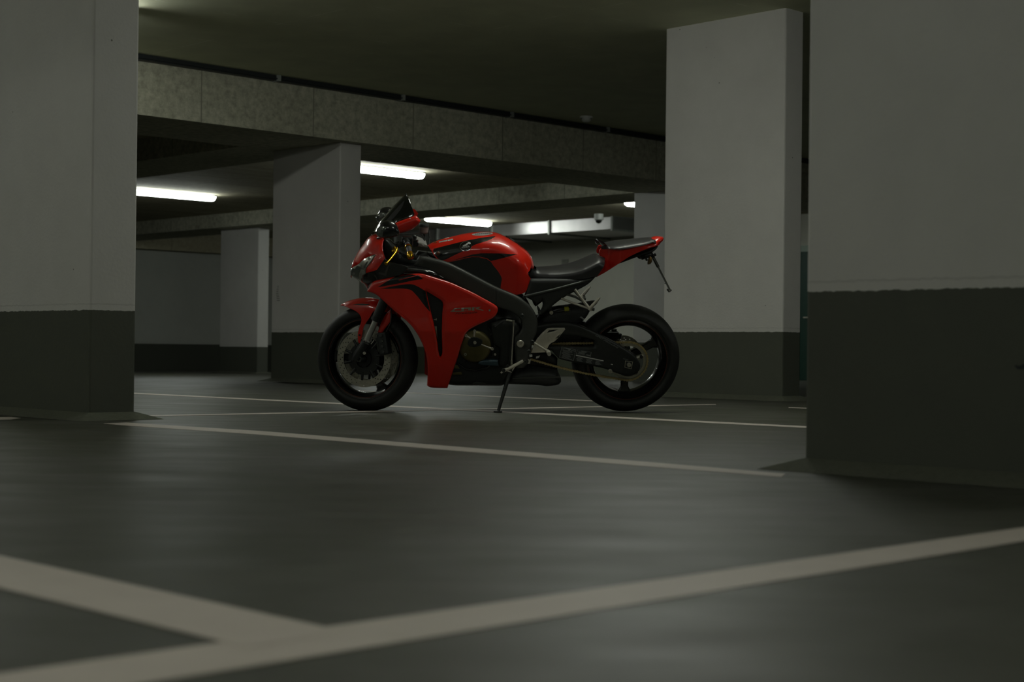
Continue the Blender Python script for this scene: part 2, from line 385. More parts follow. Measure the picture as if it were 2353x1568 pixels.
# cable rail along the top of the long beam
e = empty('cable_rail', AB(0, 11.93, 2.80), AROT); tag(e, 'dark cable rail running along the top of the long beam', 'cable rail')
mb = MB(); mb.box((0, 0, 0), (21, .07, .05)); mb.box((0, -.02, .012), (21, 0, .022)); mb.obj('channel', M_DARK, e, smooth=False)
for k in range(14):
    mb = MB(); mb.box((1.1 + k * 1.5, -.03, -.005), (1.13 + k * 1.5, .07, .055)); mb.obj('bracket', M_HOUSE, e, smooth=False)
# smoke detector
def on_plane_z(px, py, z): return on_z(px, py, z)
p = on_z(1347, 268, 2.85)
e = empty('smoke_detector', p); tag(e, 'small round smoke detector on the high ceiling', 'smoke detector')
mb = MB(); mb.lathe((0, 0, 0), (0, 0, -1), [(0, 0), (.07, 0), (.07, .02), (.0, .02)], 24); mb.obj('base', M_PLASTIC, e)
mb = MB(); mb.lathe((0, 0, 0), (0, 0, -1), [(.0, .02), (.045, .02), (.05, .045), (.03, .06), (0, .06)], 24); mb.obj('sensor_head', M_PLASTIC, e)
# dome camera
p = on_z(1376, 492, 2.57)
e = empty('dome_camera', p); tag(e, 'white dome camera hanging in front of the ventilation duct', 'security camera')
mb = MB(); mb.lathe((0, 0, 0), (0, 0, -1), [(0, 0), (.075, 0), (.078, .09), (.055, .1), (0, .1)], 24); mb.obj('housing', M_PLASTIC, e)
mb = MB(); mb.lathe((0, 0, 0), (0, 0, -1), [(.055, .09), (.055, .1), (.048, .13), (.03, .15), (.0, .158)], 24); mb.obj('dome', M_BLKG, e)
# ventilation duct
bR = None
da = 19.4
def b_at(px, a):   # B coordinate where the vertical plane A=a is seen at column px
    d = ray(px, 700); d.z = 0
    t = a / d.dot(AX); return (d * t).dot(BX)
bR = b_at(1408, da)
e = empty('ventilation_duct', AB(da, bR, 2.36), AROT); tag(e, 'shiny galvanised ventilation duct under the ceiling behind the tank', 'duct')
LD = 5.6
mb = MB(); mb.box((0, 0, 0), (1.5, LD, .20)); mb.obj('duct_body', M_GALV, e, smooth=False)
for t in (0.0, 1.45, 2.9, 4.35, LD - .04):
    mb = MB(); mb.box((-.03, t, -.03), (1.53, t + .04, .21)); mb.obj('flange', M_PLATE, e, smooth=False)
# notice on the back wall
p_b = b_at(1297, 20.98)
e = ab_box('wall_notice', 20.975, 20.985, p_b - .08, p_b + .08, 1.88, 2.02, M_PLASTIC2); tag(e, 'small grey notice on the back wall below the duct', 'notice')
# green door on the back wall
b0, b1 = b_at(1882, 20.95), b_at(1838, 20.95)
e = empty('door_1', AB(20.93, b0, -.14), AROT); e['kind'] = 'structure'; tag(e, 'dark green steel door in a pale green frame, seen in the gap between pillars', 'door')
mb = MB(); mb.box((0, 0, 0), (.06, b1 - b0, 2.1)); mb.obj('leaf', M_GREEN, e, smooth=False)
mb = MB(); mb.box((-.02, b1 - b0, 0), (.08, b1 - b0 + .06, 2.2)); mb.box((-.02, -.06, 0), (.08, 0, 2.2)); mb.box((-.02, 0, 2.1), (.08, b1 - b0, 2.2)); mb.obj('frame', M_PALEGREEN, e, smooth=False)
mb = MB(); mb.tube([(-.05, b1 - b0 - .12, 1.05), (-.05, b1 - b0 - .24, 1.05)], .012); mb.obj('handle', M_SILV, e)

# painted lines on the floor
def line_poly(pxs, z, label):
    pts = []
    for q in pxs:
        p = on_z(q[0], q[1], z)
        if floor_z(p.y) < 0:
            for _ in range(6): p = on_z(q[0], q[1], floor_z(p.y) + z)
        pts.append(p)
    c = sum(pts, Vector()) / len(pts); c.z = z
    n = len(pts)
    v = [p - c for p in pts] + [p - c - Vector((0, 0, z - .0003 if z > .001 else .0005)) for p in pts]
    f = [tuple(range(n))] + [(i, (i + 1) % n, n + (i + 1) % n, n + i) for i in range(n)]
    o = obj('parking_line', v, f, M_LINE); o.location = c
    bm = bmesh.new(); bm.from_mesh(o.data); bmesh.ops.recalc_face_normals(bm, faces=bm.faces); bm.to_mesh(o.data); bm.free()
    tag(o, label, 'floor marking', 'white parking bay lines'); return o
line_poly([(510, 1475), (-400, 1605), (-400, 1689), (2900, 1155), (2900, 1134)], .0012, 'widest blurred white line crossing the foreground from lower left to right')
line_poly([(748, 1441), (-250, 1222), (-250, 1290), (515, 1474.5), (560, 1490), (800, 1450)], .0018, 'blurred white line joining the widest foreground line from the left edge')
line_poly([(238, 973.4), (291, 971.3), (600, 990.8), (1500, 1062.8), (1805, 1089), (1795, 1096), (1500, 1073), (600, 999.3), (300, 979)], .0012, 'white line from the left pillar to the big near right pillar')
line_poly([(-60, 884.5), (-60, 886.5), (1880, 985), (1880, 981)], .0012, 'white line passing just in front of the rear tyre of the motorcycle')
line_poly([(-60, 960), (-60, 966), (25, 964), (48, 961), (25, 958.5)], .0018, 'short end of a white line showing left of the near left pillar')
line_poly([(312, 957.7), (1645, 930.2), (1645, 928.8), (312, 955)], .0018, 'thin white line under the motorcycle wheels, crossing another line there')
line_poly([(780, 895.2), (780, 896.8), (1480, 927.5), (1480, 925.5)], .0012, 'thin faint white line farthest behind the motorcycle')
line_poly([(1700, 907.2), (1700, 908.6), (1880, 915), (1880, 913.2)], .0012, 'short white line seen high in the gap between the right pillars')
line_poly([(1812, 936), (1812, 937.2), (1880, 940.5), (1880, 938.6)], .0012, 'short white line seen low in the gap between the right pillars')

# small black mark on the near right pillar
mb = MB()
for px, py, sz in ((2336, 842, .004), (2340, 845, .005), (2345, 843, .003), (2350, 844, .006), (2354, 840, .005), (2359, 846, .006)):
    d = ray(px, py); t = P2[0] / d.dot(AX); q = CO + d * t; yb = q.dot(BX) - (P2[1] - 1.15); zz = q.z - (.533 - .51)
    mb.box((-.002, yb - sz, zz - sz * .8), (-.0003, yb + sz, zz + sz * .8))
mb.obj('black_mark', M_DARK, near_pillar, smooth=False)
# tyre scuff on the middle pillar, scratches on the pillar behind the tail
mb = MB()
for k in range(9):
    z = .83 + k * .018
    y0 = 1.02 - .004 * abs(k - 4)
    mb.box((-.0022, y0 - .05 + .003 * k, z), (-.0004, y0, z + .005))
mb.obj('tyre_scuff', M_SCUFF, pm_pillar, smooth=False)

# ================================================================== the motorcycle
import numpy as np
LEAN, YAW, STEER, RAKE = math.radians(12), math.radians(6), math.radians(-24), math.radians(23.5)
X0 = Vector((math.cos(YAW), math.sin(YAW), 0)); Y0 = Vector((-math.sin(YAW), math.cos(YAW), 0)); Z0 = Vector((0, 0, 1))
YB = math.cos(LEAN) * Y0 + math.sin(LEAN) * Z0; ZB = math.cos(LEAN) * Z0 - math.sin(LEAN) * Y0
RM = Matrix.Identity(4)
for i, v in enumerate((X0, YB, ZB)):
    for j in range(3): RM[j][i] = v[j]
RM.translation = on_z(1140, 944.5) + Vector((0, 0, .004))
bike = bpy.data.objects.new('motorcycle', None); COL.objects.link(bike); bike.matrix_world = RM
tag(bike, 'red and black sport motorcycle leaning on its side stand on the garage floor', 'motorcycle')

class Frame:
    def __init__(s, rel):
        s.rel = rel; s.M = RM @ rel; s.I = s.M.inverted()
    def U(s, px, py, w=0.0):
        o = s.I @ CO; d = s.I.to_3x3() @ ray(px, py); t = (w - o.y) / d.y; p = o + d * t
        return p
BK = Frame(Matrix.Identity(4))
cw = BK.U(843.8, 824.5, 0)
ax = Vector((math.sin(RAKE), 0, math.cos(RAKE)))
pa = cw + Vector((math.cos(RAKE), 0, -math.sin(RAKE))) * .03
ROTF = Matrix.Translation(pa) @ Matrix.Rotation(STEER, 4, ax) @ Matrix.Translation(-pa)
FK = Frame(ROTF)

def chaikin(pts, it=2):
    for _ in range(it):
        out = []; n = len(pts)
        for i in range(n):
            a, b, c = pts[i - 1], pts[i], pts[(i + 1) % n]
            u = (b[0] - a[0], b[1] - a[1]); v = (c[0] - b[0], c[1] - b[1])
            lu, lv = math.hypot(*u), math.hypot(*v)
            if lu < 1e-9 or lv < 1e-9: continue
            cs = (u[0] * v[0] + u[1] * v[1]) / lu / lv
            if cs < .72 or min(lu, lv) < 2.0: out.append(b); continue
            q = (b[0] * .75 + a[0] * .25, b[1] * .75 + a[1] * .25, a[2] if a[2] == b[2] else b[2])
            r = (b[0] * .75 + c[0] * .25, b[1] * .75 + c[1] * .25, b[2])
            out += [q, r]
        pts = out
    return pts
def inpoly(P, poly):
    P = np.asarray(P); x, y = P[:, 0], P[:, 1]; r = np.zeros(len(P), bool); n = len(poly); j = n - 1
    for i in range(n):
        xi, yi = poly[i]; xj, yj = poly[j]
        c = ((yi > y) != (yj > y)) & (x < (xj - xi) * (y - yi) / ((yj - yi) if abs(yj - yi) > 1e-12 else 1e-12) + xi)
        r ^= c; j = i
    return r
def segdist(P, segs):
    P = np.asarray(P); D = np.full(len(P), 1e9)
    for a, b in segs:
        a = np.array(a); b = np.array(b); ab = b - a; L = max(ab @ ab, 1e-14)
        t = np.clip(((P - a) @ ab) / L, 0, 1); q = a + t[:, None] * ab
        D = np.minimum(D, np.hypot(*(P - q).T))
    return D
def resample(loop, h):
    out = []
    n = len(loop)
    for i in range(n):
        a, b = loop[i], loop[(i + 1) % n]; L = math.hypot(b[0] - a[0], b[1] - a[1]); k = max(1, int(round(L / h)))
        for j in range(k): out.append((a[0] + (b[0] - a[0]) * j / k, a[1] + (b[1] - a[1]) * j / k))
    return out
def cdt(outer, inner, h, rings=(), ringsegs=None):
    """outer loop, inner loops (holes, decals) -> verts (n,2), tris"""
    pts = []; edges = []
    for lp in [outer] + inner:
        lp = resample(lp, h); n0 = len(pts); pts += lp; m = len(lp)
        edges += [(n0 + i, n0 + (i + 1) % m) for i in range(m)]
    segs = [(pts[a], pts[b]) for a, b in edges]
    xs = [p[0] for p in outer]; zs = [p[1] for p in outer]
    if rings:
        for lp in ([outer] if ringsegs is None else [outer]):
            q = resample(lp, h); m = len(q); ar = sum(q[i][0] * q[(i + 1) % m][1] - q[(i + 1) % m][0] * q[i][1] for i in range(m)); sg = 1 if ar > 0 else -1
            for d in rings:
                rp = []
                for i in range(m):
                    tx, tz = q[(i + 1) % m][0] - q[i - 1][0], q[(i + 1) % m][1] - q[i - 1][1]; L = math.hypot(tx, tz) or 1
                    rp.append((q[i][0] - sg * tz / L * d, q[i][1] + sg * tx / L * d))
                rp = np.array(rp); k = inpoly(rp, outer) & (segdist(rp, segs[:m]) > d * .93)
                if len(segs) > m: k &= segdist(rp, segs[m:]) > h * .3
                pts += [tuple(x) for x in rp[k]]
    g = []; r = 0; z = min(zs)
    while z < max(zs):
        x = min(xs) + (h / 2 if r % 2 else 0)
        while x < max(xs): g.append((x, z)); x += h
        z += h * .87; r += 1
    if g:
        g = np.array(g); g = g[inpoly(g, outer)]
        if len(g):
            k = segdist(g, segs) > h * .45
            if rings: k &= segdist(g, segs[:len(resample(outer, h))]) > max(rings) + h * .4
            pts += [tuple(q) for q in g[k]]
    res = delaunay_2d_cdt([Vector(p) for p in pts], edges, [], 0, 1e-7)
    V = np.array([(v.x, v.y) for v in res[0]]); F = [tuple(f) for f in res[2]]
    C = np.array([V[list(f)].mean(axis=0) for f in F]); ok = inpoly(C, outer)
    return V, [f for f, o_ in zip(F, ok) if o_], C[ok]

def conv(fr, poly, wf, it=2):
    poly = [(p[0], p[1], p[2] if len(p) > 2 else '') for p in poly]
    poly = chaikin(poly, it) if it else poly
    out = []
    for i, p in enumerate(poly):
        w = -.1
        for _ in range(5):
            q = fr.U(p[0], p[1], w); w = wf(q.x, q.z, p[2], poly[i - 1][2])
        out.append((q.x, q.z))
    return out, [p[2] for p in poly]

BODIES = {}
def body(name, fr, outline, W, R=.06, ws=.3, yc=0, decals=(), extract=(), mats=M_RED, h=.013, sm=4, solid=0, it=2, parent=None, power=1.0, conf=.9):
    Wf = W if callable(W) else (lambda x, z: W)
    def wf(x, z, fl_, pf):
        if fl_ == 'o' and pf == 'o': return yc - Wf(x, z)
        if fl_ == 'b': return yc - .8 * Wf(x, z)
        return yc + ws * Wf(x, z)
    O, fl_ = conv(fr, outline, wf, it)
    n = len(O); closed = [(O[i], O[(i + 1) % n]) for i in range(n) if fl_[i] != 'o']
    def wsurf(x, z, a=None, b=None):
        t = min(1.0, float(segdist([(x, z)], closed)[0]) / R) if closed else 1.0
        return yc - conf * Wf(x, z) * math.sqrt(max(0, 1 - (1 - t) ** 2)) ** power
    dl = [conv(fr, d[0], wsurf, 1 if len(d) < 3 else d[2])[0] for d in decals]
    el = [conv(fr, d[0], wsurf, 1)[0] for d in extract]
    V, F, C = cdt(O, dl + el, h, [q for q in (R * .05, R * .2, R * .45) if q > .0012])
    d = segdist(V, closed) if closed else np.full(len(V), 9.)
    t = np.clip(d / R, 0, 1); phi = 1 - (1 - t) ** 2
    fixed = d < 1e-5
    if closed:
        # even out the ridge lines of the distance field on a fine raster
        g = .004; xs = np.arange(V[:, 0].min() - 3 * g, V[:, 0].max() + 4 * g, g); zs = np.arange(V[:, 1].min() - 3 * g, V[:, 1].max() + 4 * g, g)
        GX, GZ = np.meshgrid(xs, zs); G = np.c_[GX.ravel(), GZ.ravel()]
        ins = inpoly(G, O); opn = [(O[i], O[(i + 1) % n]) for i in range(n) if fl_[i] == 'o']
        dc = segdist(G, closed); do = segdist(G, opn) if opn else np.full(len(G), 9.)
        zero = (~ins) & (dc <= do); use = (ins | zero).reshape(GX.shape).astype(float)
        F0 = np.where(ins, 1 - (1 - np.clip(dc / R, 0, 1)) ** 2, 0.0).reshape(GX.shape); A = F0.copy(); I_ = ins.reshape(GX.shape)
        for _ in range(int(min(400, max(12, (R * .45 / g) ** 2)))):
            num = np.zeros_like(A); den = np.zeros_like(A)
            for ax_, sh in ((0, 1), (0, -1), (1, 1), (1, -1)):
                u_ = np.roll(use, sh, ax_); num += np.roll(A, sh, ax_) * u_; den += u_
            A = np.where(I_, .4 * A + .6 * num / np.maximum(den, 1), A)
        num = A * use; den = use.copy()
        fx = (V[:, 0] - xs[0]) / g; fz = (V[:, 1] - zs[0]) / g; ix = fx.astype(int); iz = fz.astype(int); ux = fx - ix; uz = fz - iz
        a_ = 0; w_ = 0
        for dx_, dz_, ww in ((0, 0, (1 - ux) * (1 - uz)), (1, 0, ux * (1 - uz)), (0, 1, (1 - ux) * uz), (1, 1, ux * uz)):
            a_ = a_ + num[iz + dz_, ix + dx_] * ww; w_ = w_ + den[iz + dz_, ix + dx_] * ww
        sm_ = a_ / np.maximum(w_, 1e-6); k_ = np.clip(d / (.4 * R), 0, 1); k_ = k_ * k_ * (3 - 2 * k_)
        phi = (1 - k_) * phi + k_ * sm_
    val = np.array([Wf(*p) for p in V]) * np.sqrt(np.clip(phi, 0, 1)) ** power; val[fixed] = 0
    near = [Vector((V[i][0], yc - val[i], V[i][1])) for i in range(len(V))]
    idx2 = {}; far = []
    for i in range(len(V)):
        if fixed[i]: idx2[i] = i
        else: idx2[i] = len(V) + len(far); far.append(Vector((V[i][0], yc + val[i], V[i][1])))
    allv = [fr.rel @ p for p in near + far]
    which = np.zeros(len(F), int) - 1
    for k, e in enumerate(el): which[inpoly(C, e)] = k
    mi = np.zeros(len(F), int)
    for k, e in enumerate(dl): mi[inpoly(C, e)] = decals[k][1]
    made = []
    bm0 = [Vector(v) for v in allv]
    BODIES[name] = BVHTree.FromPolygons(bm0, [f for f in F])
    for k in [-1] + list(range(len(el))):
        fs = []; ms = []
        for j, f in enumerate(F):
            if which[j] != k: continue
            a, b, c = f
            fs.append((a, b, c)); fs.append((idx2[a], idx2[c], idx2[b])); ms += [int(mi[j]) if k < 0 else 0] * 2
        if not fs: continue
        used = sorted({i for f in fs for i in f}); mp = {u: i for i, u in enumerate(used)}
        nm, mt = (name, mats) if k < 0 else (extract[k][1], extract[k][2])
        o = obj(nm, [allv[u] for u in used], [tuple(mp[i] for i in f) for f in fs], mt, (parent or bike) if k < 0 else made[0], True, ms)
        bm = bmesh.new(); bm.from_mesh(o.data); bmesh.ops.recalc_face_normals(bm, faces=bm.faces); bm.to_mesh(o.data); bm.free()
        if solid:
            s = o.modifiers.new('thickness', 'SOLIDIFY'); s.thickness = solid; s.offset = -1; s.use_even_offset = False
        made.append(o)
    return made[0] if len(made) == 1 else made

def panel(name, fr, outline, w, th=.01, bulge=.012, R=.03, mats=M_RED, decals=(), holes=(), h=.014, mirror=False, it=2, parent=None, itd=1, hard=False):
    Wf = w if callable(w) else (lambda x, z: w)
    cv = lambda pl, k: conv(fr, pl, lambda x, z, a, b: Wf(x, z), k)[0]
    O = cv(outline, it); H = [cv(q, itd) for q in holes]; D = [cv(q[0], itd) for q in decals]
    V, F, C = cdt(O, H + D, h, [q for q in (R * .15, R * .5, R) if q > .0015] if R >= .01 and not hard else ())
    keep = np.ones(len(F), bool)
    for q in H: keep &= ~inpoly(C, q)
    F2 = [f for f, k in zip(F, keep) if k]; C2 = C[keep]
    mi = np.zeros(len(F2), int)
    for k, q in enumerate(D): mi[inpoly(C2, q)] = decals[k][1]
    n = len(O); segs = [(O[i], O[(i + 1) % n]) for i in range(n)]
    for q in H: segs += [(q[i], q[(i + 1) % len(q)]) for i in range(len(q))]
    t = np.clip(segdist(V, segs) / R, 0, 1); b = bulge * np.sqrt(1 - (1 - t) ** 2)
    front = [Vector((V[i][0], Wf(*V[i]) - b[i], V[i][1])) for i in range(len(V))]
    back = [Vector((V[i][0], Wf(*V[i]) + th, V[i][1])) for i in range(len(V))]
    N_ = len(V); cnt = {}
    for f in F2:
        for i in range(3):
            e = (f[i], f[(i + 1) % 3]); cnt[e] = cnt.get(e, 0) + 1
    faces = [tuple(f) for f in F2] + [tuple(N_ + i for i in f[::-1]) for f in F2]; ms = list(mi) + [0] * len(F2)
    for (a, c) in cnt:
        if (c, a) not in cnt: faces.append((c, a, N_ + a, N_ + c)); ms.append(0)
    used = sorted({i for f in faces for i in f}); mp = {u: i for i, u in enumerate(used)}
    allv = front + back
    out = []
    BODIES.setdefault(name, BVHTree.FromPolygons([fr.rel @ v for v in front], [tuple(f) for f in F2]))
    for sgn in ((1, -1) if mirror else (1,)):
        vs = [fr.rel @ Vector((allv[u].x, allv[u].y * sgn, allv[u].z)) for u in used]
        o = obj(name, vs, [tuple(mp[i] for i in f) for f in faces], mats, parent or bike, True, [int(x) for x in ms], 40)
        bm = bmesh.new(); bm.from_mesh(o.data); bmesh.ops.recalc_face_normals(bm, faces=bm.faces); bm.to_mesh(o.data); bm.free()
        out.append(o)
    return out[0] if not mirror else out

def P(px, py, w, fr=BK): return fr.rel @ fr.U(px, py, w)
def tube(name, pts, r, m, n=12, parent=None, fr=BK, mirror=False, flat=None):
    """pts: (px, py, w)"""
    res = []
    for s in ((1, -1) if mirror else (1,)):
        mb = MB(); q = [fr.U(*p) for p in pts]; q = [fr.rel @ Vector((a.x, a.y * s, a.z)) for a in q]
        mb.tube(q, r, n, flat=flat); res.append(mb.obj(name, m, parent or bike))
    return res[0]
def bolt(mb, px, py, w, r, d=.008, m=0, fr=BK, hole=True):
    c = fr.U(px, py, w)
    prof = [(0, 0), (r, 0), (r, d * .7), (r * .85, d)] + ([(r * .45, d), (r * .4, d * .4), (0, d * .4)] if hole else [(0, d)])
    mb.lathe(fr.rel @ c, fr.rel.to_3x3() @ Vector((0, -1, 0)), prof, 16, m)

def bolts(name, lst, m, parent=None, fr=BK, d=.008, hole=True):
    for px, py, w, r in lst:
        mb = MB(); bolt(mb, px, py, w, r, d, fr=fr, hole=hole); o = mb.obj(name, m, parent or bike)
    return o

def conform(o, key, eps=.0012, fr=BK, direction=None):
    """lay a flat shape on the surface it is printed on"""
    t = BODIES[key]; eye = RM.inverted() @ CO
    for v in o.data.vertices:
        d = (v.co - eye).normalized()
        hit = t.ray_cast(eye, d, 30)
        if hit[0] is None: hit = t.find_nearest(v.co)
        n = hit[1]
        if n.dot(d) > 0: n = -n
        v.co = hit[0] + n * eps
def textpart(name, s, p0, p1, hpx, w, m, key=None, fr=BK, shear=0.0, parent=None, font_space=1.0, eps=.0015, extr=.0):
    """writing between two baseline pixels at lateral offset w"""
    cu = bpy.data.curves.new(name, 'FONT'); cu.body = s; cu.size = 1; cu.shear = shear; cu.space_character = font_space; cu.resolution_u = 3
    to = bpy.data.objects.new('tmp', cu); COL.objects.link(to)
    bpy.context.view_layer.update()
    me = bpy.data.meshes.new_from_object(to.evaluated_get(bpy.context.evaluated_depsgraph_get()))
    bpy.data.objects.remove(to); bpy.data.curves.remove(cu)
    xs = [v.co.x for v in me.vertices]; ys = [v.co.y for v in me.vertices]
    x0, x1, y0, y1 = min(xs), max(xs), min(ys), max(ys)
    a, b = fr.U(*p0, w), fr.U(*p1, w); ex = b - a; ez = Vector((-ex.z, 0, ex.x)).normalized()
    if ez.z < 0 : ez = -ez
    hgt = hpx / 405
    for v in me.vertices:
        u = (v.co.x - x0) / (x1 - x0); t = (v.co.y - y0) / (y1 - y0)
        v.co = fr.rel @ (a + ex * u + ez * hgt * t + Vector((0, -eps, 0)))
    me.name = name; me.materials.clear(); me.materials.append(m)
    o = bpy.data.objects.new(name, me); COL.objects.link(o); o.parent = parent or bike
    if key: conform(o, key, eps, fr)
    return o
def flat(name, fr, polys, w, m, key=None, parent=None, eps=.001, it=0, h=.01, direction=Vector((0, 1, 0))):
    """flat shapes (print, badges) laid on a surface"""
    vs = []; fs = []
    for pl in polys:
        O = conv(fr, pl, lambda x, z, a, b: w, it)[0]
        V, F, C = cdt(O, [], h); n0 = len(vs)
        vs += [fr.rel @ Vector((p[0], w - eps, p[1])) for p in V]; fs += [tuple(n0 + i for i in f) for f in F]
    o = obj(name, vs, fs, m, parent or bike)
    if key: conform(o, key, eps, fr, direction)
    return o
def ell(cx, cy, rx, ry, n=28, rot=0):
    c, s = math.cos(math.radians(rot)), math.sin(math.radians(rot))
    return [(cx + rx * math.cos(2 * math.pi * k / n) * c - ry * math.sin(2 * math.pi * k / n) * s, cy + rx * math.cos(2 * math.pi * k / n) * s + ry * math.sin(2 * math.pi * k / n) * c) for k in range(n)]
def lerp(x, xs, ys):
    return float(np.interp(x, xs, ys))

# ------------------------------------------------------------------ wheels
def wheel(name, fr, c, R, hw, rim_r, tyre_lab, spoke0):
    mb = MB(); ri = .192
    prof = [(rim_r + .004, -hw * .80), (rim_r - .010, -hw * .80), (rim_r - .016, -hw * .70), (ri + .004, -hw * .45), (ri, -hw * .2), (ri, hw * .2), (ri + .004, hw * .45), (rim_r - .016, hw * .70), (rim_r - .010, hw * .80), (rim_r + .004, hw * .80), (rim_r - .004, hw * .6), (ri + .012, 0), (rim_r - .004, -hw * .6)]
    mb.lathe(c, (0, 1, 0), prof, 72, closed=True)
    mb.lathe(c, (0, 1, 0), [(.018, -.055), (.04, -.055), (.045, -.03), (.045, .03), (.04, .055), (.018, .055)], 32, closed=True)
    for k in range(3):
        th = math.radians(spoke0 + 120 * k); dx, dz = math.cos(th), math.sin(th); nx, nz = -dz, dx
        secs = [(.035, .030, .028), (.08, .024, .024), (.13, .020, .019), (.165, .022, .016), (.185, .034, .016), (.197, .052, .018)]
        v = []
        for r, ww, tt in secs:
            for sx, sy in ((-1, -.6), (-.7, -1), (.7, -1), (1, -.6), (1, .6), (.7, 1), (-.7, 1), (-1, .6)):
                v.append(c + Vector((dx * r + nx * ww * sx, tt * sy, dz * r + nz * ww * sx)))
        f = []
        for i in range(len(secs) - 1):
            for q in range(8): f.append((i * 8 + q, i * 8 + (q + 1) % 8, (i + 1) * 8 + (q + 1) % 8, (i + 1) * 8 + q))
        f += [tuple(range(7, -1, -1)), tuple((len(secs) - 1) * 8 + q for q in range(8))]
        mb.add(v, f)
    # valve
    wv = mb.obj(name, M_BLKG, bike, xf=fr.rel)
    mb = MB(); pr = []
    for k in range(17):
        a = math.radians(-82 + 164 * k / 16); pr.append((R - (1 - math.cos(a)) * (R - rim_r) * .80, hw * math.sin(a)))
    pr = [(rim_r + .002, -hw * .78), (rim_r + .006, -hw * .9)] + pr + [(rim_r + .006, hw * .9), (rim_r + .002, hw * .78)]
    mb.lathe(c, (0, 1, 0), pr, 96, closed=True)
    # shallow tread grooves
    mb.obj('tyre', M_RUB, wv, xf=fr.rel, auto=60)
    mb = MB()
    mb.lathe(c, (0, 1, 0), [(rim_r - .0095, -hw * .80 - .0008), (rim_r - .0065, -hw * .80 - .0008)], 96)
    mb.lathe(c, (0, 1, 0), [(rim_r - .0095, hw * .80 + .0008), (rim_r - .0065, hw * .80 + .0008)], 96)
    mb.obj('rim_stripe', M_STRIPE, wv, xf=fr.rel)
    return wv
def disc(name, fr, c, y, ro, ri, nh, parent, rows=3, rh=.0036):
    outer = [(ro * math.cos(t), ro * math.sin(t)) for t in np.linspace(0, 2 * math.pi, 90, endpoint=False)]
    loops = [[(ri * math.cos(t), ri * math.sin(t)) for t in np.linspace(0, 2 * math.pi, 60, endpoint=False)]]
    for k in range(nh):
        for j in range(rows):
            t = 2 * math.pi * (k + j * .33) / nh; r = ri + (ro - ri) * (.22 + .28 * j)
            loops.append([(r * math.cos(t) + rh * math.cos(q), r * math.sin(t) + rh * math.sin(q)) for q in np.linspace(0, 2 * math.pi, 8, endpoint=False)])
    V, F, C = cdt(outer, loops, .02)
    keep = np.ones(len(F), bool)
    for q in loops: keep &= ~inpoly(C, q)
    F = [f for f, k in zip(F, keep) if k]
    n = len(V); vs = [c + Vector((p[0], y, p[1])) for p in V] + [c + Vector((p[0], y + .0045, p[1])) for p in V]
    fs = list(F) + [tuple(n + i for i in f[::-1]) for f in F]; cnt = {(f[i], f[(i + 1) % 3]) for f in F for i in range(3)}
    fs += [(b, a, n + a, n + b) for a, b in cnt if (b, a) not in cnt]
    o = obj(name, [fr.rel @ v for v in vs], fs, M_DISC, parent)
    bm = bmesh.new(); bm.from_mesh(o.data); bmesh.ops.recalc_face_normals(bm, faces=bm.faces); bm.to_mesh(o.data); bm.free()
    return o
cf = cw.copy()
fw = wheel('front_wheel', FK, cf, .297, .062, .226, 'front', 180)
cr_ = BK.U(1437.2, 822.5, 0)
rw = wheel('rear_wheel', BK, cr_, .311, .095, .234, 'rear', 30)
for y in (-.058, .054):
    dd = disc('brake_disc', FK, cf, y, .160, .122, 26, fw)
    mb = MB()
    for k in range(10):
        t = math.radians(36 * k + 15); a = Vector((math.cos(t), 0, math.sin(t)))
        mb.tube([cf + a * .075 + Vector((0, y + .002, 0)), cf + a * .085 + Vector((0, y + .002, 0)), cf + a * .121 + Vector((0, y + .002, 0))], [.009, .008, .007], 8, flat=None)
    mb.lathe(cf + Vector((0, y, 0)), (0, 1, 0), [(.02, -.004), (.045, -.004), (.045, .008), (.02, .008)], 32, closed=True)
    mb.lathe(cf + Vector((0, y, 0)), (0, 1, 0), [(.050, -.003), (.092, -.001), (.092, .006), (.050, .008)], 48, closed=True)
    mb.obj('disc_carrier', M_BLK, fw, xf=ROTF)
# axle ends
mb = MB(); mb.lathe(cf + Vector((0, -.135, 0)), (0, 1, 0), [(.0, .01), (.010, .01), (.011, 0), (.0155, 0), (.017, .003), (.017, .25)], 24)
mb.obj('front_axle', M_GREY, fw, xf=ROTF)

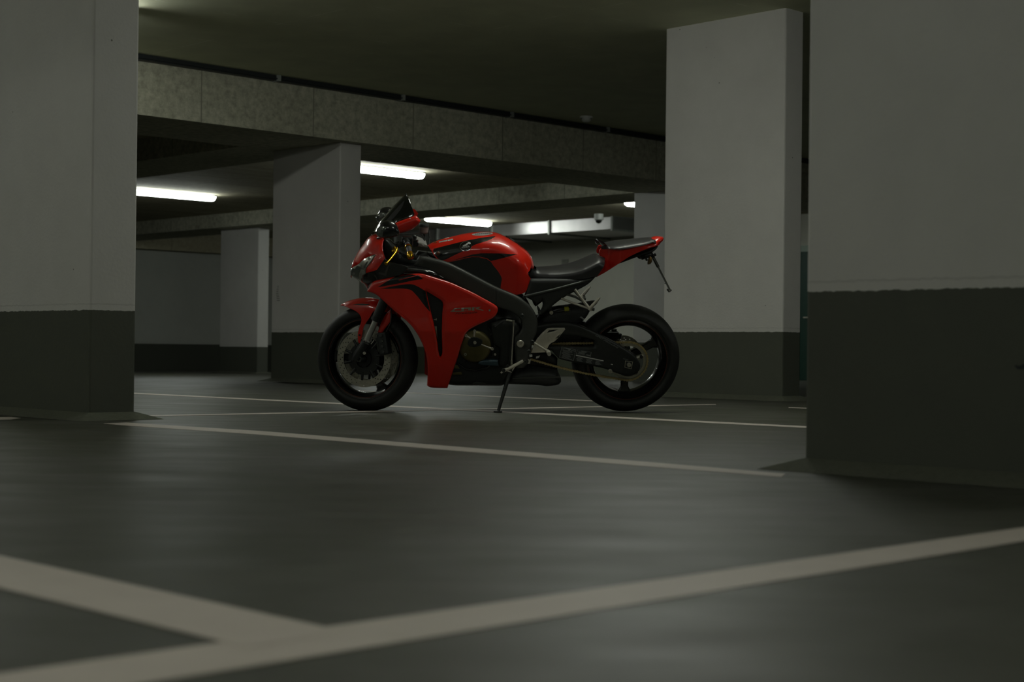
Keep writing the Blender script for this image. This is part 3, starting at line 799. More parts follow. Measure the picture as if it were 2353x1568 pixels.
# ------------------------------------------------------------------ front fork, fender, calipers
forks = []
for s in (-1, 1):
    y = .112 * s
    lo = FK.U(824, 816, -.112); a1 = FK.U(841.5, 785, -.112); a2 = FK.U(863.5, 737, -.112); hi = FK.U(886, 684, -.112); top = hi + (hi - a2) * 1.9
    q = lambda p: ROTF @ Vector((p.x, y, p.z))
    mb = MB(); mb.tube([q(a2 + (a2 - a1) * -.02), q(hi), q(top)], .027, 20); mb.tube([q(a2), q(a2 + (hi - a2) * .12)], .030, 20)
    f = mb.obj('fork_tube', M_BLK, bike); forks.append(f)
    mb = MB(); mb.tube([q(a1 - (a2 - a1) * .1), q(a2)], .0175, 20); mb.obj('fork_stanchion', mat('stanchion_steel', (.42, .43, .39), .35, metal=.6, noise=.08, nscale=30) if s < 0 else bpy.data.materials['stanchion_steel'], f)
    mb = MB(); mb.tube([q(lo - (a1 - lo) * .5), q(lo), q(a1 * .8 + lo * .2), q(a1)], [.022, .030, .024, .022], 20); mb.tube([q(a1 - (a1 - lo) * .12), q(a1 + (a1 - lo) * .08)], .0255, 20); mb.obj('fork_bottom', M_BLK, f)
    # caliper behind the leg
    cpos = FK.U(881, 790, -.112)
    mb = MB(); R_ = Matrix.Translation(Vector((cpos.x, y * .86, cpos.z))) @ Matrix.Rotation(math.radians(-12), 4, 'Y')
    mb.box((-.028, -.035, -.062), (.028, .035, .062), mat=R_); mb.box((-.04, -.028, -.045), (.0, .02, .045), mat=R_)
    cal = mb.obj('brake_caliper', M_BLK, f, smooth=False, xf=ROTF, bevel=.008)
    for dx, dz in ((.0, .045), (.0, .015), (.0, -.015), (.0, -.045)):
        mb = MB()
        mb.lathe(R_ @ Vector((dx, -.036, dz)), (0, -1, 0), [(0, 0), (.009, 0), (.008, .005), (0, .005)], 14)
        mb.obj('caliper_bolt', M_GREY, f, xf=ROTF)
textpart('fork_lettering', 'SHOWA', (834, 782.5), (848.5, 789), 4.5, -.139, M_WHT, fr=FK, parent=forks[0])
textpart('fork_lettering', 'BIG PISTON', (833.5, 787.0), (847, 793), 2.4, -.139, M_GRYP, fr=FK, parent=forks[0])
mb = MB(); bolt(mb, 838, 812, -.128, .009, .008, fr=FK); mb.obj('clamp_bolt', M_SILV, forks[0])

fend = [(784.2, 701.2), (791, 696.5), (802, 691.8), (815, 687.5), (833, 684.3), (850, 684.2), (866, 686.5), (878, 690), (900, 700), (912, 716), (912, 722, 'o'), (898, 722, 'o'), (880, 716, 'o'), (866, 712, 'o'), (857, 716, 'o'), (850.5, 729, 'o'), (840, 744, 'o'), (835, 752, 'o'), (832.5, 769, 'o'), (828, 788, 'o'), (823.5, 793, 'o'), (822.5, 781, 'o'), (821.8, 769.6, 'o'), (824, 757, 'o'), (829.5, 743, 'o'), (831.2, 733, 'o'), (826.3, 722, 'o'), (815, 713.5, 'o'), (794.4, 705.9, 'o')]
body('front_fender', FK, fend, .076, R=.05, ws=.1, decals=[([(810, 699.6), (828, 698), (853, 699.5), (840, 702.8)], 1)], mats=[M_RED, M_BLKG], solid=.003, h=.011, sm=3)
panel('fender_bracket', FK, [(897.5, 712), (899, 737), (891, 747), (883, 757), (875, 771), (867, 769), (869.5, 758), (877, 739), (886, 722)], -.082, th=.004, bulge=.006, R=.02, mirror=True, mats=M_RED, itd=0)
bolts('fender_bolt', [(871, 766, -.089, .006), (826.3, 770.5, -.08, .005)], M_GREY, fr=FK)
tube('brake_hose', [(886, 766, -.10), (898, 742, -.1), (899, 720, -.09), (898, 700, -.05)], .004, M_BLK, 8, fr=FK)

# ------------------------------------------------------------------ frame, engine and running gear
wfr = lambda x, z: -(lerp(x, [-.45, -.2, .1, .22], [.12, .175, .185, .165]))
frame_out = [(965, 590), (980, 592), (1028.5, 603.5), (1060, 619), (1107.6, 643.5), (1138.2, 660), (1166, 671), (1184, 678.5), (1203, 690), (1222.3, 705.9), (1233.8, 727.6), (1235.7, 746.7), (1232.6, 768.4), (1224, 784), (1220, 806), (1219, 828), (1204, 846), (1186, 846), (1183, 813), (1181.5, 775), (1196, 762), (1200, 748), (1197, 735), (1190.5, 726.3), (1171.3, 713.6), (1145.8, 707.8), (1100, 690), (1040, 655), (980, 625), (950, 610)]
panel('frame_spar', BK, frame_out, wfr, th=.045, bulge=.010, R=.018, mats=M_FRAME, mirror=True, h=.016)
flat('frame_seam', BK, [[(1139, 661), (1140.2, 661.5), (1140.8, 699), (1139.6, 699)]], -.185, M_BLK, 'frame_spar')
mb = MB()
bolt(mb, 1195.3, 790, -.2, .021, .012); fp = mb.obj('swingarm_pivot_bolt', M_SILV, bike)
bolts('frame_bolt', [(1199.5, 726.5, -.195, .0135), (1239.6, 718.5, -.15, .010), (1205, 682.5, -.17, .010)], M_GREY)

eng = [(1010, 680), (1100, 700), (1150, 712), (1192, 728), (1203, 745), (1206, 765), (1192, 785), (1190, 840), (1178, 872), (1156, 893, 'b'), (1090, 892.5, 'b'), (1030, 892.5, 'b'), (1005, 880, 'b'), (1000, 800), (1000, 720)]
body('engine', BK, eng, .165, R=.035, ws=-.6, mats=M_BLK, h=.02, sm=2)
mb = MB(); cc = BK.U(1091.5, 797, -.19)
mb.lathe(cc, (0, -1, 0), [(.089, -.03), (.091, 0), (.086, .012), (.075, .02), (.03, .026), (0, .027)], 48)
gen = mb.obj('generator_cover', M_BRONZE, bike)
mb = MB(); c2 = BK.U(1093, 788, -.218)
ring = [BK.U(px, py, -.218) for px, py in ((1076, 783), (1082, 776), (1096, 776), (1108, 781), (1109, 788), (1104, 795), (1090, 799), (1078, 797), (1074, 790))]
n = len(ring); mb.add([p for p in ring] + [p + Vector((0, .02, 0)) for p in ring], [tuple(range(n))] + [(k, (k + 1) % n, n + (k + 1) % n, n + k) for k in range(n)])
mb.obj('cover_hub', M_BLK, gen, smooth=False, bevel=.003)
for a, b in (((1089.5, 774), (1090.5, 761)), ((1081, 778), (1071, 771.5)), ((1083, 798), (1069, 814)), ((1106, 792), (1131, 802))):
    mb = MB(); mb.tube([BK.U(*a, -.212), BK.U(*b, -.205)], [.0045, .0055], 10); bolt(mb, b[0], b[1], -.204, .0085, .009); mb.obj('cover_spoke', M_SILV if b[0] != 1069 else M_DISC, gen)
mb = MB(); bolt(mb, 1091, 787.5, -.22, .009, .01); mb.obj('centre_bolt', M_SILV, gen)
# clutch side casting, oil pan, hoses
panel('oil_pan', BK, [(1098, 829), (1110, 826), (1144, 827), (1146, 842), (1118, 841), (1098, 838)], -.19, th=.03, bulge=.012, R=.012, mats=mat('blued_steel', (.05, .08, .10), .3, metal=.5, noise=.2, nscale=20), h=.01)
panel('sprocket_cover', BK, [(1125, 742), (1160, 730), (1188, 738), (1196, 758), (1182, 776), (1180, 828), (1165, 848), (1145, 842), (1148, 800), (1132, 792), (1128, 765)], -.178, th=.05, bulge=.02, R=.03, mats=M_BLK)
tube('radiator_hose', [(1128, 745, -.17), (1140, 752, -.19), (1150, 742, -.19), (1165, 735, -.17)], .012, M_BLK)
panel('radiator_bracket', BK, [(1043, 838), (1052, 840), (1056, 848), (1041, 846)], -.19, th=.004, bulge=.002, R=.004, mats=M_BRONZE, h=.01, it=0)
panel('fairing_stay', BK, [(1040, 857), (1060, 855), (1062, 861), (1040, 862)], -.18, th=.004, bulge=.002, R=.004, mats=M_BRONZE, h=.01, it=0)
panel('pan_highlight_plate', BK, [(1086, 882), (1095, 877.5), (1116, 882)], -.173, th=.004, bulge=.001, R=.004, mats=M_GREY, h=.01, it=0).name = 'pan_highlight'  # grey wedge standing for a highlight on the pan
body('exhaust_silencer', BK, [(1160, 868), (1180, 850), (1215, 840), (1262, 846), (1283, 850), (1287, 862), (1292, 872), (1293.5, 880), (1290, 887, 'b'), (1281, 891, 'b'), (1252, 894, 'b'), (1249, 891, 'b'), (1182, 888.5, 'b'), (1158, 888, 'b')], .15, R=.03, ws=-.7, mats=M_BLKM, h=.016, sm=2)
panel('silencer_trim', BK, [(1178, 869), (1230, 866.5), (1286, 865), (1289, 869), (1230, 870), (1178, 872)], -.155, th=.004, bulge=.004, R=.006, mats=M_GREY, h=.01, it=0)
panel('silencer_shield', BK, [(1186, 812), (1216, 802), (1270, 812), (1281, 824), (1280, 845), (1284, 866), (1180, 866)], -.055, th=.02, bulge=.012, R=.02, mats=M_BLK, h=.014)

# gear linkage
tube('shift_rod', [(1180, 747, -.215), (1179, 770, -.215), (1175.5, 832, -.215)], [.0045, .0032, .0032], M_SILV)
mb = MB(); mb.tube([BK.U(1163, 736, -.205), BK.U(1180, 738.5, -.212)], .0055, 10); mb.tube([BK.U(1180, 736, -.215), BK.U(1180, 750, -.215)], [.007, .005], 10); mb.obj('linkage_arm', M_DISC, bike)
mb = MB(); mb.tube([BK.U(1175.6, 828, -.215), BK.U(1175.2, 838, -.215)], .006, 10); mb.obj('linkage_joint', M_DISC, bike)
mb = MB(); mb.tube([BK.U(1157, 852, -.225), BK.U(1172, 846, -.222), BK.U(1202, 829.5, -.215)], [.011, .010, .009], 12); mb.tube([BK.U(1162, 852, -.22), BK.U(1175, 855, -.22), BK.U(1183, 842, -.218)], .004, 8); sl = mb.obj('shift_lever', M_SILV, bike)
bolts('lever_bolt', [(1157, 851, -.237, .011), (1166, 841, -.222, .008), (1207, 831, -.222, .007), (1175, 852.5, -.228, .006)], M_GREY, sl)
tube('lever_peg', [(1151, 858, -.24), (1156, 853, -.235)], .006, M_SILV, parent=sl)
panel('spring_clip', BK, [(1216.5, 816), (1223, 815), (1223.5, 820), (1217, 821)], -.2, th=.006, bulge=.002, R=.003, mats=M_WHT, h=.01, it=0)
panel('spring_hook', BK, [(1213, 825), (1217, 827), (1220, 825), (1218, 836), (1212.5, 837), (1215, 831)], -.2, th=.006, bulge=.002, R=.003, mats=M_SILV, h=.01, it=0)
panel('reflective_tag', BK, [(1232, 820), (1241, 817.5), (1238, 823), (1231.5, 824.5)], -.2, th=.003, bulge=.001, R=.003, mats=M_WHT, h=.01, it=0)

# rider footrest bracket
panel('rearset_bracket', BK, [(1221, 811.5), (1231, 783), (1245, 767), (1253, 760), (1259, 755), (1297.5, 754.5), (1299, 757), (1277, 784), (1264, 789.5), (1258, 800), (1253, 810)], -.2, th=.012, bulge=.002, R=.004, mats=M_SILV, holes=[[(1256.8, 765.6), (1261, 759.5), (1283, 757.5), (1272, 762)], [(1275.5, 778.5), (1288.5, 767), (1283, 777)]], h=.01, it=1, itd=0)
tube('shift_pivot_arm', [(1222, 785, -.215), (1240, 796, -.22), (1256, 806, -.225)], .006, M_SILV)
mb = MB(); mb.tube([BK.U(1258, 808, -.21), BK.U(1259.5, 809.5, -.235), BK.U(1262, 814, -.305)], [.012, .013, .011], 16); mb.obj('rider_footpeg', M_SILV, bike)
bolts('bracket_bolt', [(1223, 786, -.224, .012), (1215.5, 808.5, -.219, .012)], M_GREY)

# side stand
foot = RM.inverted() @ on_z(1144, 948.6, .0)
up = BK.U(1171, 858, -.155); ft = foot + (up - foot).normalized() * .012
mb = MB(); mb.tube([up + (up - foot) * .02, up * .6 + foot * .4, ft], [.014, .011, .009], 14)
ss = mb.obj('side_stand', M_BLK, bike)
fz = (RM.inverted().to_3x3() @ Vector((0, 0, 1)))
mb = MB(); mb.tube([foot, foot + fz * .008], .024, 16); mb.obj('stand_foot', M_BLK, ss)
tube('stand_spring', [(1172, 862, -.165), (1164, 878, -.185), (1158, 893, -.205)], .005, M_GREY, parent=ss)

# swingarm, chain, rear brake
sw = [(1214, 752), (1250, 744), (1290, 741), (1318, 743), (1351.5, 756), (1399.3, 779.7), (1439.2, 803), (1455, 814), (1467.9, 828), (1471.5, 840.3), (1470, 850), (1461.5, 859), (1450, 864), (1438, 864), (1413.6, 857), (1391.3, 847.5), (1359.4, 841), (1286, 827), (1278, 818), (1262, 800), (1230, 800)]
hole = [(1262, 797), (1290, 771), (1315, 770), (1345, 776), (1366, 782), (1366, 797), (1330, 799), (1286, 795)]
panel('swingarm', BK, sw, -.14, th=.045, bulge=.009, R=.014, mats=M_BLK, holes=[hole], mirror=True, h=.015)
panel('swingarm_dark_backing', BK, [(1240, 760), (1376, 768), (1376, 806), (1240, 806)], -.06, th=.01, bulge=.001, R=.01, mats=M_BLK, h=.03, it=0)  # black sheet added to keep the swingarm opening dark
mb = MB(); c = BK.U(1230, 780, -.1); mb.tube([Vector((c.x + .03, -.1, c.z)), Vector((c.x + .03, .1, c.z))], .05, 20); mb.box((c.x + .02, -.09, c.z - .04), (c.x + .13, .09, c.z + .05)); mb.obj('swingarm_bridge', M_BLK, bike)
textpart('swingarm_lettering', 'UNIT PRO-LINK', (1368, 772), (1420.5, 802), 3.6, -.15, M_GRYP, shear=.5)
textpart('swingarm_lettering', 'HONDA', (1431.5, 825.6), (1443.5, 828.6), 2.4, -.15, M_GRYP)
def plate(name, q, w, m): return panel(name, BK, q, w, th=.001, bulge=.0005, R=.002, mats=m, h=.02, it=0)
lab = plate('warning_label', [(1290.5, 797), (1323.5, 804), (1318, 829.5), (1285, 822)], -.1515, M_DARK)
def frameq(q, t):
    return [[q[i], q[(i + 1) % 4], tuple(q[(i + 1) % 4][k] + (sum(p[k] for p in q) / 4 - q[(i + 1) % 4][k]) * t for k in (0, 1)), tuple(q[i][k] + (sum(p[k] for p in q) / 4 - q[i][k]) * t for k in (0, 1))] for i in range(4)]
def inq(q, u0, v0, u1, v1):
    def bl(u, v):
        a = [q[0][k] * (1 - u) + q[1][k] * u for k in (0, 1)]; b = [q[3][k] * (1 - u) + q[2][k] * u for k in (0, 1)]
        return tuple(a[k] * (1 - v) + b[k] * v for k in (0, 1))
    return [bl(u0, v0), bl(u1, v0), bl(u1, v1), bl(u0, v1)]
q1 = [(1290.5, 797), (1323.5, 804), (1318, 829.5), (1285, 822)]
rnd = random.Random(3)
flat('label_print', BK, frameq(q1, .05) + [inq(q1, .05, .09, .3, .13), inq(q1, .68, .12, .95, .17), inq(q1, .3, .04, .65, .12), inq(q1, .5, .14, .62, .2)] + [inq(q1, .08 + .12 * rnd.random(), .22 + .085 * k, .6 + .32 * rnd.random(), .255 + .085 * k) for k in range(9)], -.1525, M_GRYP, parent=lab)
q2 = [(1326, 804), (1359, 809.5), (1357, 820.5), (1324, 814)]
lab2 = plate('tyre_label', q2, -.1515, M_DARK)
flat('label_print', BK, frameq(q2, .06) + [inq(q2, .3, .1, .7, .22)] + [inq(q2, .06 + .1 * rnd.random(), .3 + .15 * k, .55 + .1 * rnd.random(), .38 + .15 * k) for k in range(4)] + [inq(q2, .68, .66, .94, .84)], -.1525, M_GRYP, parent=lab2)
q3 = [(1323.5, 815.5), (1387, 828.5), (1385, 842), (1321, 830)]
lab3 = plate('chain_label', q3, -.1515, M_DARK)
flat('label_stripe', BK, [inq(q3, 0, 0, 1, .16)], -.1525, M_WHT, parent=lab3)
flat('label_print', BK, [inq(q3, .03 + .05 * rnd.random() + .33 * c_, .28 + .14 * k, .2 + .08 * rnd.random() + .33 * c_, .34 + .14 * k) for k in range(5) for c_ in range(3)], -.1525, M_GRYP, parent=lab3)
# chain adjuster and axle
qa = [(1436.5, 829), (1454.5, 831.5), (1451, 848.5), (1435, 845)]
ad = panel('chain_adjuster', BK, qa, -.152, th=.012, bulge=.004, R=.004, mats=M_BLK, h=.01, it=0)
flat('adjuster_edge', BK, frameq(qa, .16), -.157, M_DISC, parent=ad)
mb = MB(); bolt(mb, 1445, 838.5, -.157, .0125, .012); mb.obj('axle_nut', M_DISC, ad)
mb = MB(); bolt(mb, 1401.5, 853, -.15, .0125, .016); mb.obj('stand_bobbin', M_DISC, bike)
flat('adjuster_mark', BK, [[(1403.5, 836.5), (1408, 837), (1408.5, 839), (1406, 839), (1405, 838), (1403.5, 838.5)]], -.1505, M_WHT)
# sprocket
mb = MB(); cs = Vector((cr_.x, -.088, cr_.z)); R_s = .112
v = []; nt_ = 42
for k in range(nt_ * 2):
    r = R_s if k % 2 else R_s - .008
    t = math.pi * k / nt_; v.append(cs + Vector((r * math.cos(t), 0, r * math.sin(t))))
n = len(v); inn = [cs + Vector((.088 * math.cos(math.pi * k / nt_), 0, .088 * math.sin(math.pi * k / nt_))) for k in range(n)]
dpt = Vector((0, .007, 0)); vv = v + inn + [p + dpt for p in v] + [p + dpt for p in inn]
f = []
for k in range(n):
    j = (k + 1) % n; f += [(k, j, n + j, n + k), (2 * n + k, 3 * n + k, 3 * n + j, 2 * n + j), (k, 2 * n + k, 2 * n + j, j), (n + k, n + j, 3 * n + j, 3 * n + k)]
mb.add(vv, f)
for k in range(5):
    t = math.radians(72 * k + 20); a = Vector((math.cos(t), 0, math.sin(t)))
    mb.tube([cs + a * .03 + dpt * .5, cs + a * .092 + dpt * .5], [.016, .011], 8)
spk = mb.obj('rear_sprocket', M_DISC, rw, smooth=False)
mb = MB(); mb.lathe(cs, (0, 1, 0), [(0, -.012), (.05, -.012), (.055, .0), (.05, .04)], 32)
for k in range(5):
    t = math.radians(72 * k + 20); mb.lathe(cs + Vector((.078 * math.cos(t), 0, .078 * math.sin(t))), (0, -1, 0), [(0, 0), (.011, 0), (.010, .01), (.0, .01)], 12)
mb.obj('sprocket_carrier', M_BLK, rw)
# chain: links along a closed path round both sprockets
c1 = BK.U(1205, 806, -.09); r1 = .036; c2v = Vector((cr_.x, -.09, cr_.z)); r2 = R_s - .002
d = Vector((c2v.x - c1.x, 0, c2v.z - c1.z)); Ld = d.length; u = d / Ld; nrm = Vector((-u.z, 0, u.x)); al = math.asin((r2 - r1) / Ld)
def chain_path():
    pts = []
    for s in (1,):
        pass
    base = math.atan2(nrm.z, nrm.x)
    t1 = base + al; 
    A1 = c1 + Vector((math.cos(t1), 0, math.sin(t1))) * r1; A2 = c2v + Vector((math.cos(t1), 0, math.sin(t1))) * r2
    t2 = base + math.pi - al
    B1 = c1 + Vector((math.cos(t2), 0, math.sin(t2))) * r1; B2 = c2v + Vector((math.cos(t2), 0, math.sin(t2))) * r2
    for k in range(40): pts.append(A1.lerp(A2, k / 40))
    a0 = t1; a1 = t2 - 2 * math.pi if t2 > t1 else t2
    for k in range(40):
        a = a0 + (a1 - a0) * k / 40; pts.append(c2v + Vector((math.cos(a), 0, math.sin(a))) * r2)
    sag = .014
    for k in range(40):
        t = k / 40; q = B2.lerp(B1, t); q.z -= sag * math.sin(math.pi * t); pts.append(q)
    b0 = t2; b1 = t1 if t1 > t2 else t1 + 0
    b1 = t1 + 2 * math.pi if False else t1
    a_s, a_e = t2, t1 + 2 * math.pi if t1 < t2 else t1
    a_e = a_e if a_e - a_s < 2 * math.pi else a_e - 2 * math.pi
    for k in range(12):
        a = a_s + (a_e - a_s) * k / 12; pts.append(c1 + Vector((math.cos(a), 0, math.sin(a))) * r1)
    return pts
cp = chain_path()
tot = [0]
for i in range(len(cp)): tot.append(tot[-1] + (cp[(i + 1) % len(cp)] - cp[i]).length)
NL = int(round(tot[-1] / .0159)); pins = []
for k in range(NL):
    s = tot[-1] * k / NL; i = max(0, np.searchsorted(tot, s, side='right') - 1); t = (s - tot[i]) / max(1e-9, tot[i + 1] - tot[i]); pins.append(cp[i % len(cp)].lerp(cp[(i + 1) % len(cp)], t))
mb = MB()
for k in range(NL):
    a, b = pins[k], pins[(k + 1) % NL]; off = .0085 if k % 2 else .0062
    tdir = (b - a).normalized(); pn = Vector((-tdir.z, 0, tdir.x))
    for sgn in (-1, 1):
        y = Vector((0, sgn * off, 0)); pl = []
        for cen, sg in ((a, -1), (b, 1)):
            for q in range(6):
                th = math.pi * (q / 5 - .5) * 1.2; pl.append(cen + tdir * sg * math.cos(th) * .0066 + pn * (1 if sg > 0 else 1) * math.sin(th) * .0066 * sg)
            pl.append(a.lerp(b, .5) + pn * sg * .0034)
        m_ = len(pl); mb.add([p + y for p in pl] + [p + y * .75 for p in pl], [tuple(range(m_)), tuple(range(2 * m_ - 1, m_ - 1, -1))] + [(i, (i + 1) % m_, m_ + (i + 1) % m_, m_ + i) for i in range(m_)])
    mb.tube([a - Vector((0, .010, 0)), a + Vector((0, .010, 0))], .004, 8)
mb.obj('drive_chain', M_CHAIN, bike, smooth=False)
# rear brake
rd = disc('rear_brake_disc', BK, cr_, .10, .11, .08, 18, rw, rows=2)
mb = MB(); c = BK.U(1402, 769, .12); mb.box((c.x - .035, .085, c.z - .02), (c.x + .045, .135, c.z + .02)); mb.tube([Vector((c.x - .02, .11, c.z)), Vector((c.x - .02, .11, c.z + .045))], .012, 12); mb.tube([Vector((c.x + .02, .11, c.z)), Vector((c.x + .02, .11, c.z + .036))], .016, 12); mb.tube([Vector((c.x + .045, .11, c.z - .02)), Vector((c.x + .05, .11, c.z + .01))], .018, 12)
cal = mb.obj('rear_caliper', M_BLK, bike, smooth=True, bevel=.004)
tube('rear_brake_hose', [(1372, 745, .11), (1388, 751, .11), (1402, 757, .12)], .005, M_BLK, 8, parent=cal)
# hugger
body('rear_hugger', BK, [(1236, 738), (1246, 722), (1262, 713), (1300, 708), (1340, 703), (1372, 696), (1378, 699), (1360, 712), (1352, 730, 'b'), (1330, 752, 'b'), (1290, 756, 'b'), (1240, 757, 'b')], .085, R=.02, ws=-.8, mats=M_BLKM, h=.016, sm=1)
panel('hugger_gap_patch', BK, [(1332, 729.5), (1335, 727.5), (1343, 733), (1341, 735.8)], -.09, th=.004, bulge=.001, R=.003, mats=M_GRYP, h=.01, it=0)  # grey patch standing for a light gap beside the hugger
# shock reservoir
mb = MB(); mb.tube([BK.U(1270, 716, -.06), BK.U(1284, 712, -.06), BK.U(1296, 711, -.06)], [.02, .024, .02], 16); mb.tube([BK.U(1307, 711, -.06), BK.U(1310, 710.5, -.06)], .02, 16); sh = mb.obj('shock_absorber', M_BLKG, bike)
mb = MB(); mb.tube([BK.U(1296, 711.5, -.06), BK.U(1307, 711, -.06)], .016, 16); mb.obj('shock_spring', M_YEL, sh)
mb = MB(); bolt(mb, 1266.5, 718.5, -.105, .011, .01); mb.obj('shock_bolt', M_SILV, bike)

# subframe / side cover and pillion brackets
panel('subframe_cover', BK, [(1210, 668), (1219, 642), (1262, 642), (1330, 641.5), (1368, 637), (1360, 646), (1348, 656), (1321, 670), (1289, 687), (1257.5, 713), (1243, 724), (1237, 718), (1234, 700), (1222, 690), (1206, 682)], lambda x, z: -lerp(x, [.15, .3, .55], [.145, .14, .115]), th=.03, bulge=.012, R=.02, mats=M_BLKM, mirror=True, holes=[[(1232, 700), (1246, 690), (1249, 704), (1243, 716), (1240, 708)]], itd=1)
tube('subframe_rail', [(1208, 681, -.163), (1270, 666.5, -.158), (1330, 650.5, -.145), (1358, 641.5, -.13)], .008, M_GREY, mirror=True)
tube('pillion_bracket', [(1321, 665, -.14), (1338, 688, -.155), (1353, 708, -.165)], .0085, M_SILV, mirror=True)
pb = tube('pillion_strut', [(1289, 686, -.14), (1320, 698, -.15), (1352, 709, -.165)], .0065, M_SILV, mirror=True)
tube('pillion_strut', [(1302, 677, -.14), (1322, 683, -.148), (1338, 692, -.155), (1346, 701, -.16)], .006, M_GREY, mirror=True)
tube('pillion_peg', [(1355, 713, -.17), (1361, 703, -.175), (1371, 692, -.178), (1378.5, 684, -.18)], [.012, .010, .009, .005], M_SILV, mirror=True)
tube('peg_pivot', [(1352, 709, -.165), (1366, 712, -.17)], .008, M_GREY, mirror=True)
mb = MB(); bolt(mb, 1342, 681, -.16, .008, .01); mb.obj('exhaust_hanger_bolt', M_CHR, bike)

# ------------------------------------------------------------------ tank
Wt = lambda x, z: lerp(x, [-.40, -.30, -.12, .08, .17, .22], [.075, .095, .14, .155, .14, .12])
tank = [(981.5, 562.5), (992.8, 555.3), (1010, 549.5), (1031, 543.8), (1050, 538.8), (1069.3, 534.2), (1094.8, 531), (1120.3, 530.2), (1139.4, 532.3), (1150, 536), (1161, 542), (1177.7, 551.4), (1194.3, 562.9), (1209.6, 574.4), (1219.8, 588.4), (1223.6, 601.2), (1224.9, 608.8), (1221, 620.3, 'o'), (1213.4, 628, 'o'), (1214.7, 634.3, 'o'), (1221, 642, 'o'), (1209.6, 668.8, 'o'), (1205.8, 673.5, 'o'), (1186.6, 678.4, 'o'), (1179, 677.2, 'o'), (1149.6, 665, 'o'), (1107.6, 648, 'o'), (1069, 632, 'o'), (1031, 612, 'o'), (1012, 602, 'o'), (1000, 592, 'o'), (990, 576, 'o')]
T1 = [(996.6, 571.8), (1030, 563.5), (1056.5, 556.5), (1080, 551.5), (1107.6, 546.3), (1125, 544), (1139, 542.6), (1126.7, 551.4), (1105, 558), (1088.4, 563.5), (1069.3, 575), (1043.8, 586.5), (1019.5, 599), (1008, 596), (1001, 588), (995, 578)]
T2 = [(1025.9, 603), (1060, 592.5), (1094.8, 582), (1139.4, 582), (1189.2, 584), (1158.6, 592.2), (1126.7, 600), (1133, 609.5), (1118.5, 595.8), (1101, 591.8), (1069, 594.5)]
KNEE = [(1026.5, 603.5), (1069, 594.8), (1085, 591.6), (1101, 592.2), (1118.3, 596), (1127, 602), (1133, 609.8), (1142, 620), (1150, 632.5), (1153.5, 641), (1151, 652), (1149.6, 665.5), (1107.6, 648.5), (1069, 632.5), (1031, 612.5), (1012, 602.5), (1019, 599.5)]
tk = body('fuel_tank', BK, tank, Wt, R=.085, ws=.35, decals=[(T1, 1), (T2, 1)], extract=[(KNEE, 'tank_side_cover', M_BLKM)], mats=[M_RED, M_BLKG], h=.0075, sm=26, conf=.95)
TK = tk[0]
flat('tank_seam', BK, [[(1027, 602), (1069, 592.6), (1085, 589.6), (1101, 589.8), (1118.6, 593.6), (1128, 600), (1127, 601), (1118, 595), (1101, 591), (1085, 590.8), (1069, 593.8), (1027, 603)]], -.13, M_RED, 'fuel_tank', TK, .0012, h=.006)
# round winged badge
em = flat('tank_badge', BK, [ell(1070, 566.3, 13.8, 11.2, 30, -8)], -.13, M_CHR, 'fuel_tank', TK, .0016, h=.005)
flat('badge_field', BK, [ell(1070.2, 566.2, 12.6, 10.0, 30, -8)], -.13, M_BLKG, 'fuel_tank', em, .0024, h=.005)
wing = [[(1067, 565.5), (1072, 560), (1077, 557), (1081, 557.6), (1082, 561), (1079, 562), (1076.5, 561.2), (1073, 564), (1069, 566)], [(1063, 565.5), (1068, 562.5), (1070, 562.8), (1067.5, 565), (1064.5, 566.8)]]
flat('badge_wing', BK, wing, -.13, M_WHT, 'fuel_tank', em, .0032, h=.004)
textpart('badge_lettering', 'HONDA', (1061.5, 571.3), (1079.5, 568.6), 4.2, -.13, M_WHT, 'fuel_tank', eps=.0034, parent=em)
# stickers along the upper edge
st = [[(1009, 555.5), (1027, 551.8), (1027.3, 554.6), (1009.2, 558)], [(1028.7, 551.5), (1040.5, 548.8), (1040.8, 551.8), (1029, 554.4)]]
flat('tank_sticker', BK, st, -.11, M_WHT, 'fuel_tank', TK, .0012, h=.004)
flat('tank_sticker_print', BK, [[(1010.5 + 2.3 * k, 555.0 - .47 * k), (1011.8 + 2.3 * k, 554.8 - .47 * k), (1012 + 2.3 * k, 556.8 - .47 * k), (1010.7 + 2.3 * k, 557.0 - .47 * k)] for k in range(13) if k not in (7,)], -.11, M_GRYP, 'fuel_tank', TK, .002, h=.004)
flat('tank_script', BK, [[(994, 559.8), (998, 556.5), (1000.5, 555.8), (997, 559.2)], [(999.5, 559), (1000.5, 555.5), (1002, 555.2), (1001, 558.5), (1003, 557), (1006.5, 555.6), (1004, 557.6), (1001.5, 559.2)]], -.11, M_AMBER, 'fuel_tank', TK, .0012, h=.004)
ov = flat('tank_top_sticker', BK, [ell(1108.5, 538.2, 24, 3.6, 36, -3.5)], -.08, mat('silver_sticker', (.42, .40, .38), .35, metal=.3, noise=.05, nscale=20), 'fuel_tank', TK, .0012, h=.005)
flat('sticker_print', BK, [[(1092 + 4.6 * k, 539.8 - .3 * k), (1094.6 + 4.6 * k, 539.6 - .3 * k), (1094.8 + 4.6 * k, 537.6 - .3 * k), (1092.4 + 4.6 * k, 537.8 - .3 * k)] for k in range(8)], -.08, M_DARK, 'fuel_tank', ov, .002, h=.004)
# pad on the rear of the tank
pad = [(1163, 541.8), (1176, 548.5), (1192, 559.5), (1203, 569), (1199, 569), (1186, 560), (1172, 551), (1162, 545)]
panel('tank_pad', BK, pad, .03, th=.004, bulge=.004, R=.01, mats=M_BLKM, h=.01)

